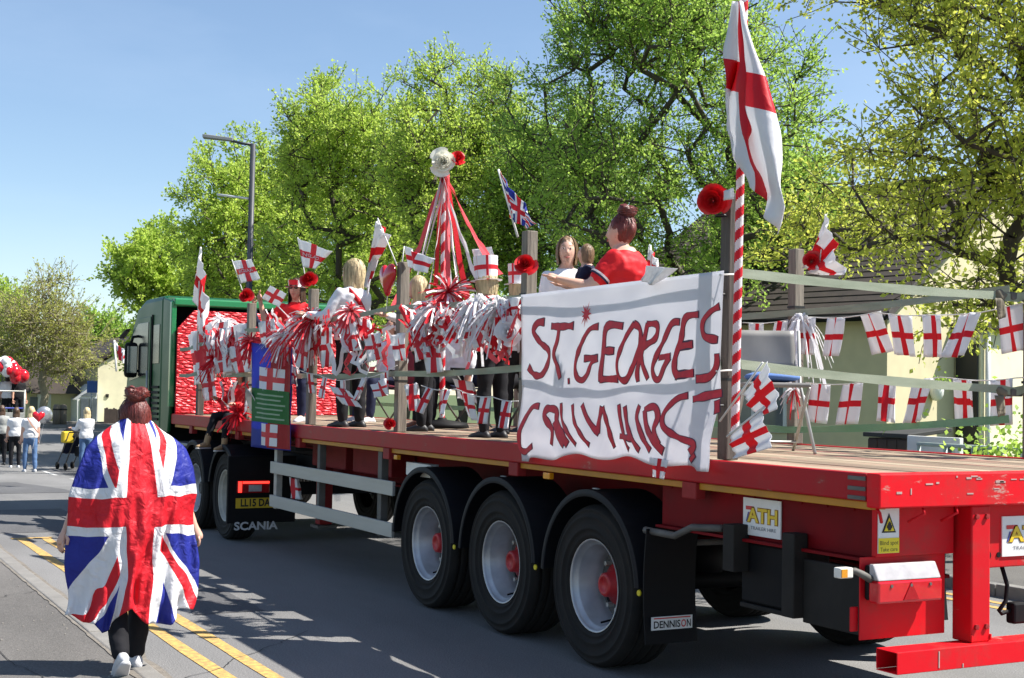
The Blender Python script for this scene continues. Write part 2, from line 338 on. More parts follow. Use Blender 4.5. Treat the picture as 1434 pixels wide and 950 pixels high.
# ------------------------------------------------------------------ flatbed trailer
m_red = mat('trailer_red_paint', (.40, .008, .014), .42, .18, 2.2, bump=.12, bscale=30, col2=(.56, .012, .02), spec=.25)
m_redworn = mat('trailer_red_worn', (.22, .012, .014), .6, col2=(.30, .03, .03), scale=7, spec=.2, bump=.2, bscale=40, contrast=.35)
def worn_red(name, base, chip, amount):
    m, nt, b = nodes_of(name); N = nt.nodes.new; L = nt.links.new
    tc = N('ShaderNodeTexCoord'); n1 = N('ShaderNodeTexNoise'); n1.inputs['Scale'].default_value = 9; n1.inputs['Detail'].default_value = 9; n1.inputs['Roughness'].default_value = .7
    mp = N('ShaderNodeMapping'); mp.inputs['Scale'].default_value = (.6, .6, 2.2); L(tc.outputs['Object'], mp.inputs[0]); L(mp.outputs[0], n1.inputs['Vector'])
    n2 = N('ShaderNodeTexNoise'); n2.inputs['Scale'].default_value = 1.6; n2.inputs['Detail'].default_value = 4; L(tc.outputs['Object'], n2.inputs['Vector'])
    e = E(nt, n1.outputs['Fac'])+(E(nt, n2.outputs['Fac'])-.5)*.5
    mr = N('ShaderNodeMapRange'); mr.inputs[1].default_value = amount; mr.inputs[2].default_value = amount+.06; L(e.v, mr.inputs[0])
    vb = mixc(nt, E(nt, n2.outputs['Fac']), tuple(np.array(base)*.85), tuple(np.array(base)*1.15))
    n3 = N('ShaderNodeTexNoise'); n3.inputs['Scale'].default_value = 3.2; n3.inputs['Detail'].default_value = 10; n3.inputs['Roughness'].default_value = .72; L(tc.outputs['Object'], n3.inputs['Vector'])
    mg = N('ShaderNodeMapRange'); mg.inputs[1].default_value = .50; mg.inputs[2].default_value = .78; mg.inputs[3].default_value = 0.; mg.inputs[4].default_value = .62; L(n3.outputs['Fac'], mg.inputs[0])
    vb = mixc(nt, E(nt, mg.outputs[0]), vb, (.14, .06, .045))
    L(mixc(nt, E(nt, mr.outputs[0]), vb, chip), b.inputs['Base Color'])
    r = E(nt, mr.outputs[0])*.3+.48; L(r.v, b.inputs['Roughness']); b.inputs['Specular IOR Level'].default_value = .2
    bp = N('ShaderNodeBump'); bp.inputs['Strength'].default_value = .2; bp.inputs['Distance'].default_value = .004; L(n1.outputs['Fac'], bp.inputs['Height']); L(bp.outputs[0], b.inputs['Normal'])
    MATS[name] = m; return m
m_rave = worn_red('side_rave_paint', (.34, .006, .012), (.30, .13, .11), .64)
m_red = worn_red('post_red_paint', (.56, .005, .012), (.40, .20, .17), .70)
m_rear = worn_red('rear_beam_paint', (.66, .004, .012), (.46, .25, .21), .635)
m_yellow = mat('trailer_yellow', (.45, .20, .01), .55, .2, 5)
m_black = mat('black_plastic', (.005, .005, .006), .65, .3, 5, bump=.1, spec=.2)
m_guard = mat('mudguard_plastic', (.008, .009, .012), .6, .25, 4, bump=.08, spec=.2)
m_tyre = mat('tyre_rubber', (.010, .010, .010), .85, col2=(.026, .023, .02), scale=5, bump=.25, bscale=50, spec=.25)
m_rim = mat('wheel_silver', (.42, .43, .45), .42, .2, 8, metal=.55, bump=.05)
m_hubred = mat('hub_red', (.42, .012, .016), .45, .25, 9)
m_disc = mat('dirty_wheel_disc', (.10, .10, .095), .6, .35, 7, metal=.3, bump=.15)
m_steel = mat('dirty_steel', (.10, .095, .085), .7, .35, 9, bump=.2)
m_alu = mat('aluminium_rail', (.40, .40, .37), .55, .15, 4, metal=.35, stretch=(.3, 3, 3))
m_dkgrey = mat('dark_grey_panel', (.022, .020, .018), .75, .35, 5, bump=.15, spec=.2)
def plank_mat():
    m, nt, b = nodes_of('deck_wood'); N = nt.nodes.new; L = nt.links.new
    tc = N('ShaderNodeTexCoord'); mp = N('ShaderNodeMapping'); mp.inputs['Scale'].default_value = (.9, 26, 8); L(tc.outputs['Object'], mp.inputs[0])
    n1 = N('ShaderNodeTexNoise'); n1.inputs['Scale'].default_value = 2.4; n1.inputs['Detail'].default_value = 8; n1.inputs['Distortion'].default_value = .4; L(mp.outputs[0], n1.inputs['Vector'])
    oi = N('ShaderNodeObjectInfo')
    e = E(nt, n1.outputs['Fac'])*.9+(E(nt, oi.outputs['Random'])-.5)*.35
    rp = N('ShaderNodeValToRGB'); els = rp.color_ramp.elements
    els[0].position = .2; els[0].color = (.13, .09, .06, 1); els[1].position = .75; els[1].color = (.42, .35, .25, 1)
    q = els.new(.5); q.color = (.28, .215, .145, 1); L(e.v, rp.inputs[0])
    n2 = N('ShaderNodeTexNoise'); n2.inputs['Scale'].default_value = 2.; n2.inputs['Detail'].default_value = 7
    mp2 = N('ShaderNodeMapping'); mp2.inputs['Scale'].default_value = (.5, 6, 1); L(tc.outputs['Object'], mp2.inputs[0]); L(mp2.outputs[0], n2.inputs['Vector'])
    red = E(nt, n2.outputs['Fac']).gt(.60)*.55
    L(mixc(nt, red, rp.outputs[0], (.42, .14, .12)), b.inputs['Base Color']); b.inputs['Roughness'].default_value = .8
    bp = N('ShaderNodeBump'); bp.inputs['Strength'].default_value = .35; bp.inputs['Distance'].default_value = .006; L(n1.outputs['Fac'], bp.inputs['Height']); L(bp.outputs[0], b.inputs['Normal'])
    MATS['deck_wood'] = m; return m
m_deck = plank_mat()
ZD = 1.41; LT = 13.6; WT = 2.5
TR = thing('flatbed_trailer', (0, 0, 0), 0, 'red three-axle flatbed trailer with weathered wooden deck carrying the parade party', 'trailer')
def tp(name, mb, m, bevel=.006, parent=TR, smooth=False): return mb.build(name, m, parent, smooth, bevel)
nb = 20; pw = (WT-.13)/nb
for i in range(nb):                                       # deck boards in three lengths each
    y1 = -.065-i*pw; cuts = [.085, 4.2+rnd.uniform(-1, 1), 9+rnd.uniform(-1, 1), LT-.06]
    for a, b_ in zip(cuts, cuts[1:]):
        dz = rnd.uniform(-.004, .002)
        tp('plank', MB().box(a+.002, b_-.002, y1-pw+.004, y1-.003, 1.37, ZD-.004+dz), m_deck, .004)
for s, y0, y1 in ((0, 0, -.06), (1, -WT+.06, -WT)):
    tp('side_rave', MB().box(.075, LT, min(y0, y1), max(y0, y1), 1.272, ZD), m_rave, .01)
    tp('under_rail', MB().box(.075, LT-.1, -.13 if not s else -WT+.03, -.03 if not s else -WT+.13, 1.232, 1.27), m_yellow, .004)
for x in (1.55, 3.72, 6.08, 8.42, 10.55, 12.6):
    tp('stake_pocket', MB().box(x-.07, x+.07, -.075, -.004, 1.175, 1.271), m_redworn, .006)
tp('rear_beam', MB().box(-.02, .074, -WT, 0, 1.245, ZD+.003), m_rear, .008)
for zz in (1.385, 1.335, 1.29):                           # bare steel corner straps on the near rave
    tp('corner_strap', MB().box(.075, .20, -.001, .006, zz-.012, zz+.008), m_steel, .003)
for y in (-.695, -1.805): tp('bumper_post', MB().box(0, .13, y-.065, y+.065, .562, 1.244), m_red, .008)
tp('rear_cross_member', MB().box(.06, .12, -1.738, -.762, .92, 1.243), m_red, .006)
for yy, rr in ((-.80, .025), (-.88, .014), (-1.1, .02)): tp('bolt_hole', MB().lathe([(0, 0), (rr, 0), (rr, .004)], (.055, yy, .985), 0, 14), m_black, 0)
for y0, y1 in ((-.60, -.085), (-2.415, -1.9)): tp('corner_panel', MB().box(.09, .125, y0, y1, 1.0, 1.243), m_red, .004)
bm_ = MB(); y0, y1 = -2.41, -.09
bm_.box(-.05, -.044, y0, y1, .456, .562); bm_.box(-.043, .094, y0, y1, .556, .562); bm_.box(-.043, .094, y0, y1, .456, .462); bm_.box(.088, .094, y0, y1, .463, .555)
tp('rear_bumper', bm_, m_rear, .003)
def tail_light(y0, y1, mirror):
    root = TR; s = -1 if mirror else 1
    tp('light_panel', MB().box(.11, .118, min(y0, y1)-.0, max(y0, y1), .60, 1.0), m_red, .003)
    ya, yb = (y0+.02*s*-1, y0-.44*s)
    lo, hi = min(ya, yb), max(ya, yb)
    h = tp('tail_lamp', MB().box(.075, .108, lo+.004, hi-.004, .795, .965), m_black, .01)
    lens_red = mat('lamp_lens_red', (.55, .008, .015), .16, .1, 20, coat=.6); lens_clr = mat('lamp_lens_clear', (.42, .40, .40), .18, .15, 20, coat=.6)
    MB().box(.005, .076, lo, hi, .785, .895).build('red_lens', lens_red, h, bevel=.012)
    MB().poly([(.01, lo+.005, .896), (.076, lo+.005, .896), (.076, lo+.005, .972), (.05, lo+.005, .972)], (0, hi-lo-.01, 0)).build('clear_lens', lens_clr, h, bevel=.006)
    MB().poly([(.0045, (lo+hi)/2-.05, .80), (.0045, (lo+hi)/2+.05, .80), (.0045, (lo+hi)/2, .885)], (-.004, 0, 0)).build('triangle_reflector', mat('reflector_red', (.35, .004, .01), .2, .1, 40), h)
    for yy in (.2, .5, .8): MB().lathe([(0, -.004), (.008, -.004), (.008, .01)], (.004, lo+(hi-lo)*yy, .87), 0, 8).build('lens_screw', m_steel, h)
    ye = hi if not mirror else lo; sg = 1 if not mirror else -1
    arm = MB().tube([(.06, ye, .90), (.06, ye+.05*sg, .925), (.06, ye+.10*sg, .945), (.06, ye+.13*sg, .945)], [.02, .018, .016, .016], 8).build('marker_arm', m_steel, h, True)
    MB().box(.035, .085, ye+.13*sg if sg > 0 else ye-.21, ye+.21*sg if sg > 0 else ye-.13, .915, .965).build('marker_lamp', [mat('marker_white', (.7, .68, .62), .3, .1, 20)], h, bevel=.006)
    MB().box(.03, .0345, min(ye+.17*sg, ye+.205*sg), max(ye+.17*sg, ye+.205*sg), .92, .96).build('amber_lens', mat('amber_lens', (.65, .26, .01), .25, .1, 20, coat=.5), h)
tail_light(0.0, -.56, False); tail_light(-WT, -WT+.56, True)
tp('towing_plate', MB().box(.13, .14, -.01, .04, .64, .76), m_red, .008)
for yy in (-.30, -.52):
    tp('rope_hook', MB().tube([(.0, yy, 1.243), (-.01, yy, 1.215), (.02, yy+.03, 1.19), (.05, yy+.05, 1.17)], .008, 6), m_red, 0, smooth=True)
tp('rope_hook', MB().tube([(.03, -.03, 1.243), (.01, -.03, 1.22), (.03, -.06, 1.175)], .008, 6), m_red, 0, smooth=True)
# signs on the tail: blind spot sticker, hire plates
m_wplate = mat('plate_white', (.72, .72, .70), .45, .08, 8); m_yplate = mat('sticker_yellow', (.72, .58, .015), .5, .08, 8)
m_ink = mat('black_ink', (.012, .012, .012), .6, .1, 8); m_athred = mat('plate_red', (.55, .03, .03), .5, .1, 8); m_athblue = mat('plate_blue', (.03, .05, .28), .5, .1, 8); m_athyel = mat('plate_yellow', (.72, .50, .02), .5, .1, 8)
st = tp('warning_sticker', MB().box(.084, .0885, -.225, -.09, 1.018, 1.236), m_wplate, 0)
MB().box(.081, .0835, -.224, -.091, 1.019, 1.092).build('yellow_field', m_yplate, st)
MB().poly([(.0835, -.112, 1.118), (.0835, -.203, 1.118), (.0835, -.1575, 1.212)], (-.002, 0, 0)).build('triangle_border', m_ink, st)
MB().poly([(.081, -.125, 1.126), (.081, -.19, 1.126), (.081, -.1575, 1.192)], (-.002, 0, 0)).build('triangle_field', m_yplate, st)
pic = MB(); pic.box(.077, .0785, -.168, -.147, 1.135, 1.165); pic.box(.077, .0785, -.174, -.169, 1.14, 1.155); pic.box(.077, .0785, -.146, -.141, 1.14, 1.155); pic.box(.077, .0785, -.163, -.152, 1.166, 1.172); pic.box(.077, .0785, -.166, -.149, 1.129, 1.1345)
pic.build('vehicle_pictogram', m_ink, st)
lettering('lettering', 'Blind spot', .030, lambda x, y: (.0805, -.1575-x, 1.068+y), m_ink, st)
lettering('lettering', 'Take care', .028, lambda x, y: (.0805, -.1575-x, 1.036+y), m_ink, st)
def ath_plate(fn, name='hire_plate'):
    """fn(u, v, d): u 0..1 along the plate, v 0..1 up, d proud of it"""
    def quad(mb, u0, u1, v0, v1, d, sh=0.):
        mb.add([fn(u0, v0, d), fn(u1, v0, d), fn(u1+sh, v1, d), fn(u0+sh, v1, d)], [(0, 1, 2, 3)])
        return mb
    p = MB(); c = [fn(u, v, d) for d in (-.008, 0) for v in (0, 1) for u in (0, 1)]
    p.add(c, [(0, 1, 3, 2), (4, 6, 7, 5), (0, 4, 5, 1), (2, 3, 7, 6), (0, 2, 6, 4), (1, 5, 7, 3)])
    o = fixn(tp(name, p, m_wplate, 0))
    quad(MB(), .08, .30, .68, .78, .002).build('emblem_bar', m_athred, o)
    quad(quad(MB(), .085, .115, .36, .62, .002, .055), .15, .165, .36, .62, .002, .055).build('emblem_stripe', m_athblue, o)
    quad(MB(), .125, .14, .36, .62, .002, .055).build('emblem_stripe', m_athred, o)
    lettering('lettering_shadow', 'ATH', .50, lambda x, y: fn(.545+x*.80, .53+y*1.05, .002), mat('plate_ochre', (.30, .14, .01), .5, .1, 8), o, .035)
    lettering('lettering', 'ATH', .50, lambda x, y: fn(.545+x*.80, .53+y*1.05, .004), m_athyel, o, .012)
    lettering('lettering', 'TRAILER HIRE', .13, lambda x, y: fn(.55+x*.86, .2+y, .002), mat('plate_grey_ink', (.16, .16, .18), .6, .1, 8), o)
    return o
YW = -.13
pa, pb = at(1041, 694, 1, YW+.012), at(1093, 742, 1, YW+.012)
ath_plate(lambda u, v, d: (pa[0]+(pb[0]-pa[0])*u, YW+.012+d, 1.005+(.205)*v))
ath_plate(lambda u, v, d: (.052-d, -.90-.36*u, .975+.205*v))
# chassis
m_web = mat('chassis_red', (.16, .002, .005), .65, .3, 4, bump=.1, spec=.15)
ch = MB(); ch.box(.126, 2.0, YW-.012, YW, .985, 1.231); tp('side_web', ch, m_web, .002)
tp('side_flange', MB().box(.126, 2.0, YW-.11, YW+.05, .968, .984), m_web, .002)
ch = MB(); ch.box(.126, 2.0, -WT-YW, -WT-YW+.012, .985, 1.231); tp('side_web', ch, m_web, .002)
for y in (-.72, -1.78):
    b_ = MB(); b_.box(.3, 9.6, y-.006, y+.006, .86, 1.23); b_.box(.3, 9.6, y-.07, y+.07, .84, .859); b_.box(.126, 13.3, y-.07, y+.07, 1.231, 1.25)
    b_.box(9.6, 13.3, y-.006, y+.006, 1.12, 1.23); b_.box(9.601, 13.3, y-.07, y+.07, 1.10, 1.119)
    tp('chassis_beam', b_, m_web, .003)
for i, x in enumerate(np.arange(.6, 13.4, .62)): tp('cross_member', MB().box(x, x+.06, -WT+.14, -.14, 1.252, 1.365), m_yellow if 3 < x < 9 else m_web, .003)
# side plates behind the wheels
cx = at(1105, 780, 1, -.04)[0]
tp('side_channel', MB().box(cx-.05, cx+.05, -.125, -.03, .62, 1.06), m_dkgrey, .008)
tp('side_plate', MB().box(.17, cx-.052, -.115, -.09, .60, .93), m_dkgrey, .006)
tp('side_tray', MB().box(cx+.052, cx+.52, -.42, -.12, .60, .625), m_dkgrey, .004)
tp('side_box', MB().box(cx+.15, cx+.52, -.45, -.13, .63, .96), m_black, .012)
tp('side_channel', MB().box(cx+.45, cx+.55, -.128, -.02, .80, 1.06), m_dkgrey, .006)
tp('side_plate', MB().box(.17, 1.0, -WT+.09, -WT+.115, .60, .93), m_dkgrey, .006)
tp('drawbar_pipe', MB().tube([(1.35, -.1, 1.02), (1.62, -.08, 1.0), (1.75, -.05, .94), (2.05, -.04, .945)], .022, 8), m_steel, 0, smooth=True)
def wheel_parts(root, x, yo, side, R=.525, w=.385, rim='dish', rimmat=None, hub=None):
    """yo: y of outer face, side +1 = near side. tyre is the wheel, with rim, hub and nuts as its pieces"""
    yc = yo-side*w/2; c = (x, yc, R); h = w/2
    pr = [(.30, -h*.80), (.36, -h*.95), (.44, -h), (R*.95, -h*.93), (R*.985, -h*.8)]
    for g in (-.55, -.2, .2, .55): pr += [(R, (g-.14)*h), (R-.002, (g-.03)*h), (R-.014, (g-.028)*h), (R-.014, (g+.028)*h), (R-.002, (g+.03)*h), (R, (g+.14)*h)]
    pr += [(R*.985, h*.8), (R*.95, h*.93), (R*.94, h*.955), (R*.925, h*.955), (R*.918, h*.935), (.455, h*.985), (.452, h*1.01), (.442, h*1.01), (.438, h*.99), (.41, h*1.0), (.38, h*.985), (.377, h*1.0), (.366, h*1.0), (.362, h*.96), (.335, h*.91), (.332, h*.93), (.322, h*.92), (.30, h*.80)]
    ty = fixn(MB().lathe(pr, c, 1, 56).build('wheel', m_tyre, root, True))
    s = side
    if rim == 'dish': rp = [(.302, h*.86), (.292, h*.86), (.288, h*.80), (.284, h*.70), (.268, h*.66), (.262, h*.60), (.250, h*.10), (.242, h*.04), (.235, -h*.25)]
    else: rp = [(.302, h*.86), (.292, h*.86), (.285, h*.78), (.26, h*.6), (.23, h*.1), (.20, -.02), (.15, h*.35), (0, h*.35)]
    MB().lathe([(r, o*s) for r, o in rp], c, 1, 40).build('rim', rimmat or m_rim, ty, True)
    if rim == 'dish':
        MB().lathe([(.2349, -h*.25*s), (.22, -h*.20*s), (.19, -h*.34*s), (.13, -h*.36*s), (.0, -h*.36*s)], c, 1, 40).build('disc', m_disc, ty, True)
        for k in range(10):
            a = 2*PI*k/10; MB().lathe([(.024, 0), (0, .002*s)], (x+math.cos(a)*.205, yc-h*.25*s, R+math.sin(a)*.205), 1, 12).build('hand_hole', m_black, ty)
    hm = hub or m_hubred; e = h*.45
    MB().lathe([(.135, -h*.21*s), (.135, -h*.05*s), (.085, .02*s), (.078, e*.9*s), (.07, e*s), (.05, (e+.004)*s), (.046, (e-.004)*s), (0, (e-.004)*s)], c, 1, 20).build('hub', hm, ty, True)
    for k in range(10):
        a = 2*PI*k/10+.2; MB().lathe([(.017, 0), (.017, .045*s), (0, .048*s)], (x+math.cos(a)*.168, yc-h*.2*s, R+math.sin(a)*.168), 1, 6).build('wheel_nut', m_alu, ty)
    MB().tube([(x-.03, yc+h*.2*s, R-.225), (x-.02, yc+h*.6*s, R-.24)], .007, 6).build('valve_stem', m_black, ty)
    return ty
WX = (2.674, 3.984, 5.294)
for i, x in enumerate(WX):
    for side, yo in ((1, -.03), (-1, -WT+.03)): wheel_parts(TR, x, yo, side)
    tp('axle', MB().tube([(x, -.3, .525), (x, -WT+.3, .525)], .065, 12), m_black, 0, smooth=True)
    tp('suspension_arm', MB().box(x-.1, x+.55, -.80, -.70, .50, .66), m_black, .01)
    tp('air_bag', MB().lathe([(0, 0), (.12, 0), (.14, .1), (.12, .2), (0, .2)], (x-.25, -.76, .62), 2, 16), m_black, 0, smooth=True)
    for side, y0, y1 in ((1, -.40, -.005), (-1, -WT+.005, -WT+.40)):
        ro, yy = .615, (y0, y1)
        prof = [(ro-.014, y0), (ro, y0), (ro, y1-.0), (ro-.03, y1+.006*side), (ro-.045, y1+.004*side), (ro-.045, y1-.01), (ro-.016, y1-.014)]
        g = fixn(tp('mudguard', MB().lathe([(r, y) for r, y in prof], (x, 0, .535), 1, 36, 0, -1.48, 1.52, True), m_guard, 0, smooth=False))
        if side == 1:
            MB().ball((x+.02, -.08, .535+ro+.002), (.045, .02, .006), 6).build('maker_badge', m_alu, g, True)
            MB().lathe([(0, .008), (.018, .008), (.02, 0)], (x-.6, -.02, .56), 1, 12).build('yellow_cap', m_yplate, g)
    tp('mudguard_stay', MB().tube([(x-.66, -.1, .86), (x-.66, -1.0, .86)], .02, 8), m_steel, 0, smooth=True)
for side, y0, y1 in ((1, -.385, -.005), (-1, -WT+.005, -WT+.385)):
    fl = tp('mud_flap', MB().grid(lambda u, v: (1.985+.03*math.sin(v*3), y0+(y1-y0)*u, .26+.70*v), 4, 10), m_black, 0); md = fl.modifiers.new('t', 'SOLIDIFY'); md.thickness = .012
    if side == 1:
        xq = 1.985
        pl = MB().box(xq-.012, xq-.006, -.345, -.045, .345, .425).build('name_plate', m_wplate, fl)
        lettering_fit('lettering', 'DENNIS', .195, .045, lambda x, y: (xq-.0135, -.06-.0975-x, .378+y), m_ink, pl, .02)
        lettering_fit('lettering', 'O', .036, .047, lambda x, y: (xq-.0135, -.279-x, .378+y), m_athred, pl, .02)
        lettering_fit('lettering', 'N', .030, .045, lambda x, y: (xq-.0135, -.318-x, .378+y), m_ink, pl, .02)
        MB().box(xq-.0135, xq-.0125, -.33, -.06, .412, .419).build('red_rule', m_athred, pl)
tp('marker_lamp', MB().box(3.2, 3.29, -.05, -.01, 1.18, 1.225), mat('amber_lens', (.65, .26, .01), .25, .1, 20, coat=.5), .006)
tp('marker_lamp', MB().box(5.85, 5.92, -.05, -.01, 1.18, 1.22), MATS['amber_lens'], .006)
tp('axle_bracket', MB().box(5.4, 5.9, -.2, -.12, 1.05, 1.16), m_wplate, .004)
# side guard
for z0, z1 in ((.86, .985), (.50, .625)): tp('side_guard_rail', MB().box(5.98, 9.36, -.06, -.03, z0, z1), m_alu, .004)
for x in (6.35, 9.28): tp('side_guard_post', MB().box(x-.045, x+.045, -.13, -.062, .48, 1.23), m_steel if x < 7 else m_alu, .004)
tp('side_guard_post', MB().box(7.9, 7.97, -.13, -.062, .48, 1.23), m_steel, .004)
for z0, z1 in ((.86, .985), (.50, .625)): tp('side_guard_rail', MB().box(5.98, 9.36, -WT+.03, -WT+.06, z0, z1), m_alu, .004)
for y in (-.55, -1.95):
    tp('landing_leg', MB().box(9.0, 9.14, y-.07, y+.07, .32, 1.23), m_redworn, .006); tp('landing_foot', MB().box(8.95, 9.19, y-.11, y+.11, .28, .315), m_steel, .006)
tp('landing_brace', MB().box(8.98, 9.02, -1.9, -.6, .75, .82), m_redworn, .004)
for k, (x, m) in enumerate(((7.0, m_yellow), (8.2, m_yellow))): tp('cargo_box', MB().box(x, x+1.0, -.70, -.45, .95, 1.22), m_redworn, .01)
# foil-covered headboard at the front of the deck
def foil(name, col):
    m, nt, b = nodes_of(name); N = nt.nodes.new; L = nt.links.new
    tc = N('ShaderNodeTexCoord'); v = N('ShaderNodeTexVoronoi'); v.inputs['Scale'].default_value = 17; v.feature = 'DISTANCE_TO_EDGE'; mp = N('ShaderNodeMapping'); mp.inputs['Scale'].default_value = (1, .55, 1.5)
    nz = N('ShaderNodeTexNoise'); nz.inputs['Scale'].default_value = 5; nz.inputs['Detail'].default_value = 5
    L(tc.outputs['Object'], mp.inputs[0]); L(mp.outputs[0], v.inputs['Vector']); L(mp.outputs[0], nz.inputs['Vector'])
    b.inputs['Base Color'].default_value = (*col, 1); b.inputs['Metallic'].default_value = .25; b.inputs['Roughness'].default_value = .4
    e = E(nt, v.outputs['Distance'])+E(nt, nz.outputs['Fac'])
    bp = N('ShaderNodeBump'); bp.inputs['Strength'].default_value = .8; bp.inputs['Distance'].default_value = .045; L(e.v, bp.inputs['Height']); L(bp.outputs[0], b.inputs['Normal'])
    MATS[name] = m; return m
m_foil = foil('red_foil', (.52, .008, .018))
hb = MB(); hb.poly([(13.5, -.03, 1.415), (13.5, -2.47, 1.415), (13.5, -2.47, 2.60), (13.5, -2.25, 2.82), (13.5, -.25, 2.82), (13.5, -.03, 2.57)], (.05, 0, 0)); tp('foil_headboard', hb, m_foil, .004)


# tail details: welds, bolts, scratches, hanging lead
for y in (-.63, -.76, -1.74, -1.87): tp('weld_seam', MB().tube([(-.002, y, .57), (-.002, y, .60)], .006, 6), m_rear, 0)
for y in (-.695, -1.805):
    for z in (.64, 1.19):
        tp('bolt', MB().lathe([(.014, 0), (.014, -.012), (0, -.013)], (0, y-.035, z), 0, 6), m_redworn, 0); tp('bolt', MB().lathe([(.014, 0), (.014, -.012), (0, -.013)], (0, y+.035, z), 0, 6), m_redworn, 0)
m_scr = mat('bare_scratch', (.45, .30, .27), .6, .2, 20)
for y, z0, z1 in ((-.36, .47, .55), (-.52, .46, .48), (-.98, .50, .555), (-.20, 1.31, 1.34)): tp('scratch', MB().box(-.0525 if z0 < 1 else -.0225, -.0505 if z0 < 1 else -.0205, y-.004, y+.003, z0, z1), m_scr, 0)
for i in range(26):
    y = -.05-rnd.random()*2.3; z = 1.395-abs(rnd.gauss(0, .035)); tp('paint_chip', MB().box(-.0222, -.0205, y-rnd.uniform(.004, .03), y+rnd.uniform(.004, .03), z-rnd.uniform(.002, .009), z+.003), m_scr, 0)
tp('hanging_lead', MB().tube([(.12, -.97, .92), (.10, -.99, .82), (.10, -.98, .74), (.10, -.93, .69), (.10, -.95, .675), (.10, -1.02, .69)], .011, 8), m_black, 0, smooth=True)
tp('lead_plug', MB().box(.07, .13, -1.10, -1.01, .62, .73), m_black, .012)
for k in range(9): tp('rivet', MB().lathe([(.009, 0), (.007, .006), (0, .007)], (1.9-k*.2, YW, 1.215), 1, 8), m_web, 0)
# ------------------------------------------------------------------ green tractor unit
m_green = mat('cab_green', (.003, .060, .016), .40, .15, 1.5, spec=.3, col2=(.004, .085, .025))
m_glass = mat('cab_glass', (.012, .016, .02), .22, .2, 1.2, spec=.5)
m_chassis = mat('tractor_chassis', (.02, .02, .022), .6, .3, 6, bump=.15)
TK = thing('lorry_tractor_unit', (13.0, -1.25, 0), 0, 'green articulated lorry tractor unit pulling the decorated flatbed trailer', 'lorry')
def tk(name, mb, m, bevel=.01, smooth=False, parent=None):
    mb.v = [(x-13.0, y+1.25, z) for x, y, z in mb.v]
    return mb.build(name, m, parent or TK, smooth, bevel)
Y0, Y1 = .03, -2.53
# cab: side profile pushed across the width
prof = [(14.1, 1.0), (16.15, .75), (16.38, 1.0), (16.36, 1.75), (16.12, 2.55), (15.7, 2.93), (15.2, 3.05), (14.1, 3.05)]
cab = MB().poly([(x, Y0, z) for x, z in prof], (0, Y1-Y0, 0)); tk('cab', cab, m_green, .07)
tk('roof_deflector', MB().poly([(14.06, Y0-.1, 2.93), (14.06, Y1+.1, 2.93), (13.62, Y1+.1, 2.93), (13.62, Y0-.1, 2.93)], (0, 0, .07)), m_green, .02)
for y0, y1 in ((Y0-.05, Y0), (Y1, Y1+.05)):
    tk('side_deflector', MB().poly([(14.1, y0, 1.15), (13.68, y0, 1.15), (13.60, y0, 1.5), (13.60, y0, 2.95), (14.1, y0, 3.02)], (0, y1-y0, 0)), m_green, .02)
tk('rear_edge', MB().box(13.58, 13.66, Y0-.06, Y0+.012, 1.5, 2.94), mat('cab_green_bright', (.008, .20, .06), .3, .1, 2, coat=.5), .012)
tk('roof_edge', MB().box(13.56, 13.64, Y1+.02, Y0-.02, 2.88, 2.985), MATS['cab_green_bright'], .02)
tk('cab_back_wall', MB().box(14.02, 14.095, Y1+.06, Y0-.06, 1.0, 2.9), m_black, .01)
door = tk('door', MB().poly([(14.75, Y0, 1.2), (15.95, Y0, 1.2), (16.08, Y0, 1.8), (15.85, Y0, 2.62), (15.5, Y0, 2.78), (14.75, Y0, 2.78)], (0, .018, 0)), m_green, .008)
tk('window', MB().poly([(14.85, Y0+.019, 1.95), (16.0, Y0+.019, 1.85), (15.82, Y0+.019, 2.55), (15.5, Y0+.019, 2.70), (14.85, Y0+.019, 2.70)], (0, .006, 0)), m_glass, .004, parent=door)
tk('handle', MB().box(14.85, 15.05, Y0+.02, Y0+.05, 1.62, 1.67), m_black, .01, parent=door)
tk('window', MB().poly([(14.25, Y0+.001, 2.1), (14.62, Y0+.001, 2.1), (14.62, Y0+.001, 2.65), (14.25, Y0+.001, 2.65)], (0, .006, 0)), m_glass, .004)
tk('window_seal', MB().box(14.645, 14.68, Y0+.001, Y0+.02, 1.3, 2.8), m_black, .004)
tk('grab_handle', MB().tube([(14.7, Y0+.05, 1.25), (14.7, Y0+.06, 2.0)], .015, 8), m_alu, 0, True)
tk('windscreen', MB().poly([(16.375, Y0-.1, 1.72), (16.375, Y1+.1, 1.72), (16.14, Y1+.12, 2.53), (16.14, Y0-.12, 2.53)], (.01, 0, 0)), m_glass, .004)
tk('sun_visor', MB().poly([(16.0, Y0+.02, 2.62), (16.0, Y0+.10, 2.60), (16.45, Y0+.10, 2.50), (16.45, Y0+.02, 2.50)], (0, 0, .035)), m_black, .01)
mir = tk('mirror', MB().box(15.40, 15.52, Y0+.03, Y0+.22, 1.9, 2.42), m_black, .05)
tk('mirror_glass', MB().box(15.393, 15.399, Y0+.055, Y0+.195, 1.97, 2.36), mat('mirror_glass', (.5, .55, .6), .05, .05, 2, metal=.9), 0, parent=mir)
tk('mirror_arm', MB().tube([(15.45, Y0-.02, 2.52), (15.46, Y0+.10, 2.50), (15.46, Y0+.13, 2.40)], .022, 8), m_black, 0, True)
tk('mirror_arm', MB().tube([(15.45, Y0, 2.0), (15.45, Y0+.06, 2.0)], .02, 8), m_black, 0, True)
tk('wheel_arch', MB().lathe([(.60, Y0-.45), (.64, Y0-.45), (.64, Y0+.03), (.60, Y0+.03)], (15.35, 0, .53), 1, 24, 0, -1.6, 1.6, True), m_guard, 0)
tk('step', MB().box(14.3, 14.72, Y0-.4, Y0-.02, .35, 1.0), m_black, .02)
